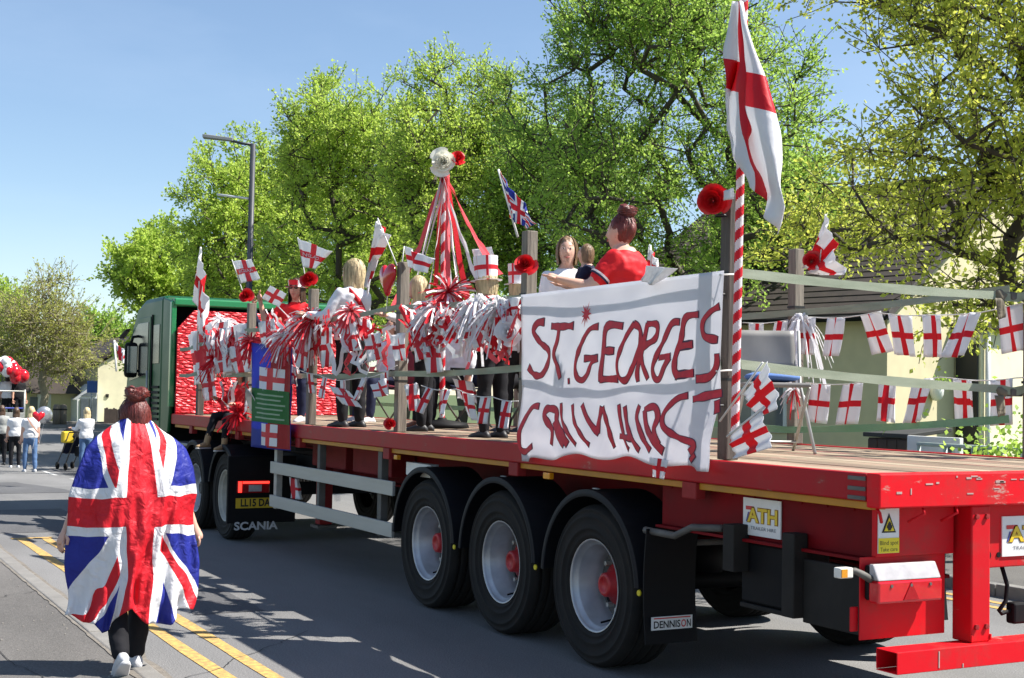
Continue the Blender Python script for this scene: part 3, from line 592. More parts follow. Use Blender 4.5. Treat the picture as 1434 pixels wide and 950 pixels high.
tk('fuel_tank', MB().box(12.9, 14.2, Y0-.62, Y0-.04, .42, .98), mat('tank_alu', (.42, .43, .44), .35, .1, 3, metal=.7), .1)
tk('side_fairing', MB().box(12.72, 12.86, Y0-.5, Y0-.03, .40, 1.0), m_guard, .03)
for y in (-.85, -1.65): tk('chassis_rail', MB().box(10.2, 16.0, y-.04, y+.04, .72, 1.0), m_chassis, .006)
tk('fifth_wheel', MB().lathe([(0, 0), (.5, 0), (.5, .07), (0, .07)], (11.4, -1.25, 1.02), 2, 24), m_chassis, 0)
tk('deck_plate', MB().box(12.4, 13.95, -2.1, -.4, 1.003, 1.03), m_steel, .004)
tk('cat_walk', MB().box(12.3, 13.6, -.45, .0, 1.0, 1.04), mat('catwalk_grey', (.20, .21, .22), .5, .15, 6, metal=.4), .01)
TW = []
for x, rimk, rm in ((10.80, 'dish', mat('rim_cream', (.42, .40, .34), .5, .2, 8)), (12.13, 'flat', m_rim), (15.35, 'flat', m_rim)):
    for side, yo in ((1, .06), (-1, -2.56)):
        t = wheel_parts(TK, x-13.0, yo+1.25, side, .51, .31, rimk, rm, m_steel if rimk == 'flat' else m_chassis)
    if x < 13:
        for side, y0, y1 in ((1, -.50, .085), (-1, -2.585, -2.0)):
            g = tk('mudguard', MB().lathe([(.575, y0), (.59, y0), (.59, y1), (.565, y1+.01*side), (.53, y1+.006*side), (.53, y1-.01*side), (.575, y1-.014*side)], (x, 0, .52), 1, 30, 0, -1.40, 1.35, True), m_guard, 0); fixn(g)
# rear of the tractor: wing panel, lamp, plate, flap
XR = 10.20
p_ = lambda px, py: at(px, py, 0, XR)
a, b_ = p_(322, 660), p_(392, 755)
rp_ = tk('rear_wing', MB().box(XR, XR+.05, -.62, a[1]+.02, .24, 1.0), m_black, .01)
tk('rear_wing', MB().box(XR, XR+.05, -2.58, -1.9, .24, 1.0), m_black, .01)
tk('rear_tie', MB().box(XR+.01, XR+.04, -1.9, -.62, .55, .70), m_black, .01)
l0, l1 = p_(331, 673), p_(376, 690)
lamp = tk('tail_lamp', MB().box(XR-.05, XR-.002, l1[1], l0[1], l1[2], l0[2]), mat('lamp_lens_dark_red', (.28, .004, .008), .2, .1, 20, coat=.6), .012)
m_lit = bpy.data.materials.new('lit_lamp'); m_lit.use_nodes = True; bl = m_lit.node_tree.nodes['Principled BSDF']; bl.inputs['Base Color'].default_value = (.6, .01, .01, 1); bl.inputs['Emission Color'].default_value = (1, .03, .02, 1); bl.inputs['Emission Strength'].default_value = 1.6
tk('lit_segment', MB().box(XR-.056, XR-.051, l0[1]-.05, l0[1]-.01, l1[2]+.01, l0[2]-.01), m_lit, 0, parent=lamp)
tk('lit_segment', MB().box(XR-.056, XR-.051, l1[1]+.01, l0[1]-.06, l0[2]-.035, l0[2]-.01), m_lit, 0, parent=lamp)
tk('clear_segment', MB().box(XR-.056, XR-.051, l1[1]+.1, l1[1]+.25, l1[2]+.02, l0[2]-.05), MATS['lamp_lens_clear'], 0, parent=lamp)
q0, q1 = p_(330, 698), p_(383, 711)
npl = tk('number_plate', MB().box(XR-.012, XR-.002, q1[1]-.03, q0[1], q1[2], q0[2]), mat('number_plate_yellow', (.62, .42, .02), .45, .08, 6), .003)
for_tk = lambda f: (lambda x, y: (f(x, y)[0]-13.0, f(x, y)[1]+1.25, f(x, y)[2]))
qc = (np.array(q0)+np.array(q1))/2
lettering('lettering', 'LL15 DAY', .115, for_tk(lambda x, y: (XR-.014, qc[1]-.03-x*.82, qc[2]+y)), m_ink, npl, .004)
s0 = p_(358, 737)
lettering('maker_lettering', 'SCANIA', .125, for_tk(lambda x, y: (XR-.004, s0[1]-x*1.15, s0[2]+y)), mat('pale_lettering', (.45, .45, .46), .5, .1, 8), rp_, .004)

for k in range(7): tk('side_vent', MB().box(14.2, 14.6, Y0+.001, Y0+.018, 1.3+k*.075, 1.335+k*.075), m_black, .004)
tk('door_seam', MB().box(14.735, 14.748, Y0+.001, Y0+.006, 1.2, 2.78), m_black, 0); tk('sill_line', MB().box(14.1, 16.1, Y0+.001, Y0+.008, 1.14, 1.165), m_black, 0)
# ------------------------------------------------------------------ trees
def fast_mesh(name, V, F, mats, smooth=False):
    """V (n,3), F (m,k) numpy arrays"""
    me = bpy.data.meshes.new(name); n, (m, k) = len(V), F.shape
    me.vertices.add(n); me.vertices.foreach_set('co', np.ascontiguousarray(V, dtype=np.float32).ravel())
    me.loops.add(m*k); me.loops.foreach_set('vertex_index', np.ascontiguousarray(F, dtype=np.int32).ravel())
    me.polygons.add(m); me.polygons.foreach_set('loop_start', np.arange(0, m*k, k, dtype=np.int32)); me.polygons.foreach_set('loop_total', np.full(m, k, dtype=np.int32))
    for q in mats: me.materials.append(q)
    if smooth: me.polygons.foreach_set('use_smooth', np.ones(m, dtype=bool))
    me.update(calc_edges=True); me.validate(); return me
def unit(a): return a/(np.linalg.norm(a, axis=-1, keepdims=True)+1e-9)
def leaves_mesh(name, P, D, size, m, R):
    """one folded leaf blade per point: P positions, D growing directions"""
    n = len(P); nrm = unit(R.normal(size=(n, 3))+np.array([0, 0, .6])); d = unit(D+R.normal(size=(n, 3))*.6)
    s = unit(np.cross(d, nrm)); L = (size*R.uniform(.6, 1.25, n))[:, None]; up = unit(np.cross(s, d))
    a = P; b = P+d*L*.5+s*L*.33+up*L*.08; c = P+d*L; e = P+d*L*.5-s*L*.33+up*L*.08
    V = np.stack([a, b, c, e], 1).reshape(-1, 3); F = np.arange(4*n).reshape(n, 4)
    return fast_mesh(name, V, F, [m])
m_bark = mat('tree_bark', (.035, .028, .02), .9, col2=(.085, .07, .05), scale=5, bump=.7, bscale=22, stretch=(1, 1, .3))
m_bark2 = mat('pale_bark', (.20, .17, .11), .9, col2=(.32, .28, .19), scale=5, bump=.5)
def grow(base, fork_z, pts, R, step=.55, lean=(0, 0), up=.18):
    """join crown points to a trunk, nearest-branch first; returns nodes, parents"""
    base = np.array(base, float); N = [base]; par = [-1]
    k = max(2, int((fork_z-base[2])/step))
    for i in range(1, k+1):
        t = i/k; N.append(base+np.array([lean[0]*t, lean[1]*t, (fork_z-base[2])*t])+np.append(R.normal(size=2)*.05, 0)); par.append(len(N)-2)
    fork = N[-1]; order = np.argsort(np.linalg.norm(pts-fork, axis=1))
    tips = []
    start = max(1, len(N)-3)
    for q in pts[order]:
        A = np.array(N[start:]); d = q-A; dist = np.linalg.norm(d, axis=1)
        pd = A-fork; cost = dist+.8*np.maximum(0, np.linalg.norm(pd, axis=1)-np.linalg.norm(q-fork))+.9*np.maximum(0, A[:, 2]-q[2])
        j = int(np.argmin(cost))+start; a = np.array(N[j]); L = np.linalg.norm(q-a); ns = max(1, int(L/step)); cur = j
        side = R.normal(size=3)*L*.07
        for i in range(1, ns+1):
            t = i/ns; p = a+(q-a)*t+side*math.sin(PI*t)+np.array([0, 0, up*L*math.sin(PI*t)*.5])
            N.append(p); par.append(cur); cur = len(N)-1
        tips.append(cur)
    return np.array(N), np.array(par), tips
def branch_mesh(name, N, par, r0, R, rmax, m, expo=.40, n=6):
    cnt = np.zeros(len(N)); haschild = np.zeros(len(N), bool)
    for i in range(len(N)-1, 0, -1):
        if not haschild[i]: cnt[i] = 1
        cnt[par[i]] += cnt[i]; haschild[par[i]] = True
    rad = np.minimum(r0*cnt**expo, rmax); V = []; F = []; o = 0
    for i in range(1, len(N)):
        a, b = N[par[i]], N[i]; d = b-a; L = np.linalg.norm(d)
        if L < 1e-4: continue
        d = d/L; k = n if rad[i] > .03 else 4
        x = np.cross(d, [0, 0, 1.] if abs(d[2]) < .9 else [1., 0, 0]); x /= np.linalg.norm(x); y = np.cross(d, x)
        ra = min(rad[par[i]], rad[i]*1.35); an = np.arange(6)*2*PI/6
        ring = np.cos(an)[:, None]*x+np.sin(an)[:, None]*y
        V.append(a+ring*ra); V.append(b+d*rad[i]*.4+ring*rad[i])
        idx = np.arange(6); F.append(np.stack([o+idx, o+(idx+1) % 6, o+6+(idx+1) % 6, o+6+idx], 1)); o += 12
    me = fast_mesh(name, np.concatenate(V), np.concatenate(F), [m], True); return me, rad
def crown_points(ells, n, R, shell=.42):
    w_ = np.array([e[3]*e[4]*e[5] for e in ells])**.8; w_ /= w_.sum(); out = []
    for e, k in zip(ells, R.multinomial(n, w_)):
        d = unit(R.normal(size=(k, 3))); r = R.uniform(0, 1, (k, 1))**shell
        out.append(np.array(e[:3])+d*r*np.array(e[3:]))
    return np.concatenate(out)
def lumpy(c, r, R, lobes=12, k=.42, out=.72):
    es = [(*c, r[0]*.72, r[1]*.72, r[2]*.80)]
    for i in range(lobes):
        d = unit(R.normal(size=3)+np.array([0, 0, .25])); s = R.uniform(.7, 1.25)*k
        es.append((*(np.array(c)+d*np.array(r)*out), r[0]*s, r[1]*s, r[2]*s*.85))
    return es
def tree(name, base, ells, label, m_leaf, seed, clusters=300, twigs=6, leaves=25, leaf=.085, fork=2.2, rmax=.24, twig_len=.8, group=None, lean=(0, 0), droop=0., r0=.006, parts=None, zmin=2.3, bark=None):
    R = np.random.default_rng(seed)
    pts = crown_points(ells, clusters, R); pts = pts[pts[:, 2] > zmin]
    N, par, tips = grow(base, base[2]+fork, pts, R, lean=lean)
    root = thing(name, base, 0, label, 'tree', group); b = np.array(base)
    # fine twigs leave every cluster tip
    tip = N[tips]; cen = pts.mean(0)
    T0 = np.repeat(tip, twigs, 0); out = unit(T0-cen)
    D = unit(R.normal(size=T0.shape)*.75+out*.55+np.array([0, 0, .35-droop]))
    Ln = twig_len*R.uniform(.5, 1.2, (len(T0), 1)); T1 = T0+D*Ln
    k0 = len(N); tw_par = np.repeat(np.array(tips), twigs)
    mid = T0+D*Ln*.55+R.normal(size=T0.shape)*.04
    N2 = np.concatenate([N, mid, T1]); par2 = np.concatenate([par, tw_par, np.arange(k0, k0+len(mid))])
    # parents must come before children in the count; mids then ends keeps that order
    me, rad = branch_mesh('trunk', N2-b, par2, r0, R, rmax, bark or m_bark)
    o = bpy.data.objects.new('trunk', me); COL.objects.link(o); o.parent = root
    t = R.uniform(.12, 1.05, (len(T0), leaves, 1)); base_p = T0[:, None]+(T1-T0)[:, None]*t+R.normal(size=(len(T0), leaves, 3))*.055
    LP = base_p.reshape(-1, 3); LD = np.repeat(D, leaves, 0)
    o = bpy.data.objects.new('crown', leaves_mesh('crown', LP-b, LD, leaf, m_leaf, R)); COL.objects.link(o); o.parent = root; o['kind'] = 'stuff'
    return root
ml_a = leaf_mat('leaves_lime', (.18, .28, .035), (.44, .58, .085)); ml_b = leaf_mat('leaves_mid_green', (.13, .24, .034), (.36, .53, .08)); ml_c = leaf_mat('leaves_yellow_green', (.23, .29, .03), (.50, .54, .08)); ml_e = leaf_mat('leaves_olive', (.20, .23, .05), (.38, .40, .10))
def by_px(px, hw, top, bot, Y, depth=1.):
    c = at(px, (top+bot)/2, 1, Y); d = float((c-CAM) @ Fv); k = d/FPX
    return c, (hw*k*depth, hw*k*depth, (bot-top)/2*k)
TG = 'street trees beyond the trailer'
for nm, px, hw, top, bot, Y, lab, ml, seed, cl, leaf, lobes in (
    ('broadleaf_tree', 915, 218, -90, 500, -10, 'tall mid-green tree behind the woman in the red shirt', ml_b, 11, 560, .072, 16),
    ('broadleaf_tree', 650, 112, 35, 500, -10.5, 'slim upright pale green tree rising behind the white paper rose', ml_a, 12, 420, .082, 10),
    ('broadleaf_tree', 505, 150, 110, 520, -10, 'rounded lime green tree behind the blonde woman on the trailer', ml_a, 13, 480, .092, 12),
    ('broadleaf_tree', 378, 128, 190, 530, -10, 'lime green tree standing behind the street lamp', ml_a, 14, 480, .108, 12),
    ('broadleaf_tree', 252, 92, 305, 540, -10, 'lime green tree farthest along the row, above the cab', ml_a, 15, 300, .15, 12)):
    c, r = by_px(px, hw, top, bot, Y); R = np.random.default_rng(seed)
    tree(nm, (c[0], c[1], .1), lumpy(c, r, R, lobes), lab, ml, seed, clusters=cl, leaf=leaf, fork=1.7, group=TG, twig_len=max(.7, r[0]*.22), rmax=.24, zmin=1.2)
# upright spires of the slim tree and the peak of the rounded one
c, r = by_px(800, 120, 170, 470, -12.5); tree('broadleaf_tree', (c[0], c[1], .1), lumpy(c, r, np.random.default_rng(21), 8), 'mid-green tree in the second row, between the slim tree and the tall one', ml_b, 21, clusters=220, leaf=.09, group=TG)
for px, hw, top, bot, lab, sd3 in ((575, 110, 180, 520, 'second-row pale green tree filling the gap left of the slim tree', 22), (430, 110, 220, 530, 'second-row lime tree between the street lamp and the rounded tree', 23), (1075, 105, 240, 520, 'second-row green tree just right of the big flag', 24)):
    c, r = by_px(px, hw, top, bot, -14); tree('broadleaf_tree', (c[0], c[1], .1), lumpy(c, r, np.random.default_rng(sd3), 10), lab, ml_a if sd3 < 24 else ml_b, sd3, clusters=260, leaf=.12, group=TG, zmin=1.0, twig_len=1.0)
# sparse yellow-green tree reaching in from the right, its trunk outside the frame
Rr = np.random.default_rng(31)
b0 = at(1500, 600, 1, -7.2); ells = []
for px, py, Y, a, bb in ((1290, 20, -7.4, .8, .5), (1350, 70, -7.0, 1.0, .8), (1430, 150, -6.8, 1.3, 1.0), (1190, 250, -7.6, .9, .45), (1300, 230, -7.2, 1.1, .6), (1150, 330, -8.0, .8, .5), (1260, 330, -7.4, 1.0, .45), (1380, 300, -7.0, 1.0, .5), (1400, 400, -6.9, .8, .35), (1340, 440, -7.6, .6, .3), (1480, -40, -7, 1.6, 1.2), (1560, 120, -7, 1.6, 1.6), (1300, -60, -7.4, 1.5, .9)):
    q = at(px, py, 1, Y); ells.append((*q, a*1.15, a*.9, bb))
tree('broadleaf_tree', (b0[0], b0[1], .1), ells, 'sparse yellow-green tree with dark bare limbs reaching in over the house from the right', ml_c, 31, clusters=340, twigs=6, leaves=21, leaf=.070, fork=2.4, rmax=.10, twig_len=.6, group=TG, r0=.0048, zmin=2.2)
# tree at the end of the street, nearly bare, with its neighbour
c, r = by_px(62, 78, 385, 555, -5.6); R = np.random.default_rng(41)
tree('bare_tree', (c[0], c[1], .1), lumpy(c, r, R, 9), 'nearly bare brownish tree at the far end of the street on the left', ml_e, 41, clusters=260, twigs=6, leaves=9, leaf=.12, fork=2.4, rmax=.2, twig_len=1.1, r0=.009, zmin=2.2, bark=m_bark2)
c, r = by_px(-20, 60, 400, 560, -3.6); tree('bare_tree', (c[0]+6, c[1], .1), lumpy(c, r, np.random.default_rng(42), 8), 'light green tree cut by the left edge of the picture', ml_a, 42, clusters=160, leaves=16, leaf=.15, fork=2.4, twig_len=1.)
c, r = by_px(150, 45, 440, 540, -14); tree('broadleaf_tree', (c[0], c[1], .1), lumpy(c, r, np.random.default_rng(43), 8), 'distant green tree behind the cream gable house', ml_b, 43, clusters=150, leaves=16, leaf=.22, fork=2.4, twig_len=1.3, r0=.016)
# ------------------------------------------------------------------ houses, walls and small things beside the road
m_render = mat('cream_render', (.56, .50, .32), .85, .08, 3, bump=.15, bscale=60)
m_render2 = mat('pale_cream_render', (.70, .65, .46), .85, .08, 3, bump=.15, bscale=60)
m_tile = mat('brown_roof_tile', (.034, .025, .020), .85, .4, 3, bump=.4, bscale=30)
m_wframe = mat('white_upvc', (.62, .63, .64), .4, .06, 5); m_pane = mat('window_pane', (.10, .12, .14), .1, .3, 1.5, spec=.8)
m_brick = None
def brick_mat():
    m, nt, b = nodes_of('brickwork'); N = nt.nodes.new; L = nt.links.new
    tc = N('ShaderNodeTexCoord'); br = N('ShaderNodeTexBrick'); mp = N('ShaderNodeMapping'); mp.inputs['Rotation'].default_value = (PI/2, 0, PI/2); L(tc.outputs['Object'], mp.inputs[0]); L(mp.outputs[0], br.inputs['Vector'])
    br.inputs['Scale'].default_value = 4.5; br.inputs['Color1'].default_value = (.16, .07, .045, 1); br.inputs['Color2'].default_value = (.22, .11, .07, 1); br.inputs['Mortar'].default_value = (.25, .22, .19, 1); br.inputs['Mortar Size'].default_value = .015
    L(br.outputs['Color'], b.inputs['Base Color']); b.inputs['Roughness'].default_value = .9
    MATS['brickwork'] = m; return m
m_brick = brick_mat(); m_wood = mat('weathered_timber', (.12, .095, .07), .85, col2=(.24, .2, .15), scale=6, stretch=(6, 6, .6), bump=.3)
# house to the right: road wall in shade, gable end in sun
HX, HY = 13.73, -13.0; ez = 3.5; hl = 7.5; hw = 8.6; rz_ = 6.35
H = thing('house', (HX, HY, 0), math.radians(14), 'cream rendered house with brown tiled roof behind the rear of the trailer', 'house')
def hp(name, mb, m, bevel=.01, parent=H, smooth=False): return mb.build(name, m, parent, smooth, bevel)
wl = MB(); wl.poly([(0, 0, 0), (0, -hw, 0), (0, -hw, ez), (0, -hw/2, rz_-.1), (0, 0, ez)], (hl, 0, 0)); hp('wall', wl, m_render, 0)
th = math.atan2(rz_-ez, hw/2); cl = math.hypot(rz_-ez, hw/2)+.45; nc = 24
for side in (1, -1):
    rf = hp('roof', MB().poly([(-.25, .40 if side == 1 else -hw-.40, ez-.27), (-.25, -hw/2, rz_), (-.25, -hw/2, rz_+.06), (-.25, .40 if side == 1 else -hw-.40, ez-.19)], (hl+.5, 0, 0)), m_tile, 0)
    if side == 1:
        for i in range(nc):                               # each tile course overlaps the one below
            a0 = i/nc; a1 = (i+1.15)/nc; f = lambda a: (.42+(-hw/2-.42)*a, ez-.18+(rz_+.07-ez+.18)*a)
            (ya, za), (yb, zb) = f(a0), f(min(a1, 1))
            mbt = MB(); mbt.add([(-.27, ya, za+.025), (hl+.25, ya, za+.025), (hl+.25, yb, zb+.004), (-.27, yb, zb+.004), (-.27, ya, za-.02), (hl+.25, ya, za-.02)], [(0, 1, 2, 3), (4, 5, 1, 0), (3, 4, 0)])
            mbt.build('tile_course', m_tile, rf)
rd = MB().tube([(-.27, -hw/2, rz_+.09), (hl+.25, -hw/2, rz_+.09)], .11, 8); hp('ridge_tiles', rd, m_tile, 0)
hp('bargeboard', MB().poly([(-.30, .42, ez-.30), (-.30, -hw/2, rz_-.06), (-.30, -hw/2, rz_+.10), (-.30, .42, ez-.14)], (.035, 0, 0)), mat('dark_bargeboard', (.05, .04, .035), .6, .2, 5), .004)
hp('gutter', MB().tube([(-.25, .45, ez-.25), (hl+.25, .45, ez-.25)], .055, 8), m_black, 0, smooth=True)
for x0 in (2.2, 5.2):
    wdw = hp('window', MB().box(x0, x0+1.6, .001, .05, 1.1, 2.5), m_wframe, .01); MB().box(x0+.07, x0+.76, .051, .058, 1.17, 2.43).build('pane', m_pane, wdw); MB().box(x0+.84, x0+1.53, .051, .058, 1.17, 2.43).build('pane', m_pane, wdw)
wy = at(1388, 520, 0, HX-.5)[1]-HY-.25
hp('side_wing', MB().box(-.55, -.001, wy-2.8, wy, 0, 3.15), m_render2, .01); hp('wing_roof', MB().box(-.75, -.002, wy-3.0, wy+.16, 3.151, 3.28), m_tile, .02)
hp('wing_shade_panel', MB().box(-.50, -.04, wy+.001, wy+.05, .05, 2.9), mat('wing_shade_black', (.012, .012, .014), .5, .2, 5), .01)  # near-black panel painting in the shade on the wing's road-facing wall
hp('downpipe', MB().tube([(-.62, wy-.12, .05), (-.62, wy-.12, 3.1)], .05, 8), m_wframe, 0, smooth=True)
wlp = at(1332, 548, 0, HX-.1)-np.array([HX, HY, 0]); hb_ = hp('hanging_basket', MB().ball((-.12, wlp[1], wlp[2]), (.13, .15, .19), 8), m_wplate, 0, smooth=True)
Rq = np.random.default_rng(5); lp = np.array([-.2, wlp[1], wlp[2]+.17])+Rq.normal(size=(130, 3))*np.array([.08, .12, .06]); ob = bpy.data.objects.new('trailing_leaves', leaves_mesh('trailing_leaves', lp, Rq.normal(size=(130, 3)), .07, ml_b, Rq)); COL.objects.link(ob); ob.parent = hb_; ob['kind'] = 'stuff'
# yard behind the far pavement
q0, q1 = at(1216, 630, 1, -8.6), at(1271, 605, 1, -8.6)
bn = thing('storage_bunker', (q1[0], -8.6, .1), 0, 'low dark brown storage bunker with sloping lid behind the trailer deck', 'bunker')
sx = q0[0]-q1[0]; sz = q1[2]-.1
MB().box(0, sx, -.7, 0, 0, sz-.1).build('body', mat('bunker_brown', (.06, .042, .032), .8, .3, 5, bump=.2), bn, bevel=.01)
MB().poly([(-.06, .05, sz-.09), (-.06, -.75, sz+.0), (-.06, -.75, sz+.06), (-.06, .05, sz-.03)], (sx+.12, 0, 0)).build('lid', mat('bunker_lid', (.03, .03, .028), .7, .3, 5), bn, bevel=.01)
for k in range(4): MB().box(.002+k*sx/4, (k+1)*sx/4-.01, .001, .018, .02, sz-.12).build('board', MATS['bunker_brown'], bn, bevel=.004)
q0, q1 = at(1285, 632, 1, -7.9), at(1440, 640, 1, -7.9)
gr = thing('guard_rail', (q1[0], -7.9, .1), 0, 'pale green metal guard rail seen just above the rear of the deck', 'railing')
gl = q0[0]-q1[0]; gh = at(1340, 625, 1, -7.9)[2]-.1; m_rail = mat('rail_paint', (.42, .50, .46), .5, .12, 6)
MB().tube([(-.6, 0, gh), (gl, 0, gh)], .025, 8).build('top_rail', m_rail, gr, True); MB().tube([(-.6, 0, gh-.13), (gl, 0, gh-.13)], .018, 8).build('mid_rail', m_rail, gr, True)
for k in range(6): MB().tube([(-.5+k*(gl+.5)/5.05, 0, 0), (-.5+k*(gl+.5)/5.05, 0, gh)], .024, 8).build('post', m_rail, gr, True)
for k in range(3): MB().box(.1+k*gl*.3, .1+k*gl*.3+.06, -.03, .03, 0, gh-.02).build('post_plate', mat('rail_dark', (.10, .13, .13), .6, .2, 6), gr)
q = at(1310, 625, 1, -8.3); MB_ = MB().box(q[0]-.45, q[0]+.45, -8.32, -8.25, .1, q[2]+.12); tag(MB_.build('notice_board', m_wplate, bevel=.01), 'small white board behind the guard rail', 'board')
q = at(1158, 632, 1, -7.5); cv = thing('blue_cover', (q[0], -7.5, .1), 0, 'flat blue cover lying behind the deck near the grey chair', 'cover')
MB().box(-.65, .65, -.3, .3, q[2]-.10-.06, q[2]-.10+.02).build('sheet', mat('cover_blue', (.02, .10, .28), .5, .2, 4, bump=.3), cv, bevel=.02); MB().box(-.6, .6, -.25, .25, 0, q[2]-.165).build('stand', m_dkgrey, cv, bevel=.01)
R = np.random.default_rng(51); q = at(1425, 640, 1, -7.4); n = 1500
sh = thing('shrub', (q[0], -7.6, .1), 0, 'dark green shrub at the right edge above the deck', 'shrub'); pp = np.abs(R.normal(size=(n, 3)))*np.sign(R.normal(size=(n, 3)))*np.array([.45, .35, .30])+np.array([0, 0, q[2]-.25])
ob = bpy.data.objects.new('foliage', leaves_mesh('foliage', pp, R.normal(size=(n, 3)), .08, ml_b, R)); COL.objects.link(ob); ob.parent = sh
sm_ = MB()
for k in range(7): sm_.tube([(R.normal()*.1, R.normal()*.1, 0), (R.normal()*.3, R.normal()*.2, q[2]-.2)], [.02, .008], 5)
sm_.build('stem', m_bark, sh)
# houses closing the street on the left
XE = 62.
def E_(px, py, X=XE): return at(px, py, 0, X)
def block(name, pxs, ybot, X, depth, m, label, roof=None):
    """house front drawn as a polygon of image points on the plane x = X, with real depth behind it"""
    pts = [E_(px, py, X) for px, py in pxs]; pts = [np.array([X, p[1], max(p[2], 0.) if i else p[2]]) for i, p in enumerate(pts)]
    o = thing(name, (X, float(np.mean([p[1] for p in pts])), 0), 0, label, 'house'); c = np.array(o.location)
    fixn(MB().poly([p-c for p in pts], (depth, 0, 0)).build('wall', m, o)); return o, c
gab, gc = block('gable_house', ((137, 612), (137, 512), (160, 498), (200, 478), (330, 478), (330, 612)), 612, XE, 9, m_render2, 'tall cream gable house just left of the green cab')
def front(o, c, name, px0, px1, py0, py1, X, m, d=.06, parent=None):
    a, b = E_(px0, py0, X), E_(px1, py1, X)
    return MB().box(-d, -.001, b[1]-c[1], a[1]-c[1], b[2], a[2]).build(name, m, parent or o, bevel=.01)
rf = MB(); a, b = E_(136, 509), E_(200, 474); rf.poly([(-.2, a[1]-gc[1]+.2, a[2]-.05), (-.2, b[1]-gc[1], b[2]), (-.2, b[1]-gc[1], b[2]+.2), (-.2, a[1]-gc[1]+.2, a[2]+.12)], (9.3, 0, 0)); fixn(rf.build('roof', m_tile, gab))
front(gab, gc, 'vent', 148, 152, 552, 557, XE, m_dkgrey)
cons, cc = block('porch_house', ((108, 612), (108, 560), (136, 538), (136, 612)), 612, XE-.6, 3, m_wframe, 'white framed glazed porch against the cream gable house')
for x0, x1, y0, y1 in ((113, 123, 558, 590), (125, 135, 558, 590)): front(cons, cc, 'pane', x0, x1, y0, y1, XE-.6, m_pane)
fixn(MB().poly([np.array(E_(112, 555, XE-.6))-cc-np.array([.05, 0, 0]), np.array(E_(135, 555, XE-.6))-cc-np.array([.05, 0, 0]), np.array(E_(135, 543, XE-.6))-cc-np.array([.05, 0, 0])], (.04, 0, 0)).build('pane', m_pane, cons))
low, lc = block('bungalow', ((30, 612), (30, 548), (108, 548), (108, 612)), 612, XE+1, 8, m_render, 'low cream and white bungalow behind the bare tree')
front(low, lc, 'gable_panel', 52, 70, 552, 600, XE+1, m_wframe); front(low, lc, 'window', 42, 52, 556, 590, XE+1, m_pane); front(low, lc, 'vent', 99, 104, 557, 563, XE+1, m_wframe, .12)
a, b = E_(26, 549, XE+1), E_(112, 549, XE+1); rf = MB(); rf.poly([(-.5, 0, a[2]-.05), (4, 0, a[2]+2.0), (8.5, 0, a[2]-.05)], (0, b[1]-a[1], 0)); rf.v = [(x, y+a[1]-lc[1], z) for x, y, z in rf.v]; fixn(rf.build('roof', m_tile, low))
a, b = E_(20, 590, 58), E_(330, 590, 58)
bw = thing('brick_wall', (58, b[1], 0), 0, 'low brick garden wall closing the street behind the pushchair', 'wall'); MB().box(0, .22, 0, a[1]-b[1], 0, a[2]-.06).build('brickwork', m_brick, bw); MB().box(-.04, .26, -.03, a[1]-b[1]+.03, a[2]-.059, a[2]).build('coping', m_kerb, bw, bevel=.01)
a, b = E_(149, 572, 57.8), E_(170, 600, 57.8); pf = thing('paling_fence', (57.8, b[1], .1), 0, 'short dark paling fence beside the cream gable house', 'fence'); n = 10
for k in range(n): y = (a[1]-b[1])*k/(n-1); MB().box(0, .03, y, y+.09, 0, a[2]-.1+rnd.uniform(-.05, .05)).build('paling', mat('dark_timber', (.05, .035, .028), .8, .3, 5), pf)
MB().box(.031, .07, 0, a[1]-b[1], .5, .6).build('rail', MATS['dark_timber'], pf)
for k, (px, w_, lab) in enumerate(((79, .34, 'left of two stout timber bollards before the brick wall'), (88, .30, 'right of two stout timber bollards before the brick wall'))):
    q = E_(px, 602, 56); t_ = thing('timber_bollard', (56, q[1], .09), 0, lab, 'bollard', 'timber bollards at the street end'); MB().lathe([(0, 0), (w_/2, 0), (w_/2*.95, .8), (w_*.35, .86), (0, .87)], (0, 0, 0), 2, 12).build('post', m_wood, t_, True); MB().lathe([(w_/2+.003, .62), (w_/2+.006, .62), (w_/2+.006, .68), (w_/2+.003, .68)], (0, 0, 0), 2, 12).build('band', m_dkgrey, t_)
q = E_(127, 603, 55); sg = thing('street_sign', (55, q[1], .09), 0, 'blue road sign on a thin grey pole by the porch', 'sign'); z1 = E_(127, 535, 55)[2]; MB().tube([(0, 0, 0), (0, 0, z1)], .04, 8).build('pole', m_alu, sg, True); MB().box(-.06, -.042, -.22, .22, z1-.55, z1-.05).build('plate', mat('sign_blue', (.03, .09, .30), .5, .1, 5), sg, bevel=.02)
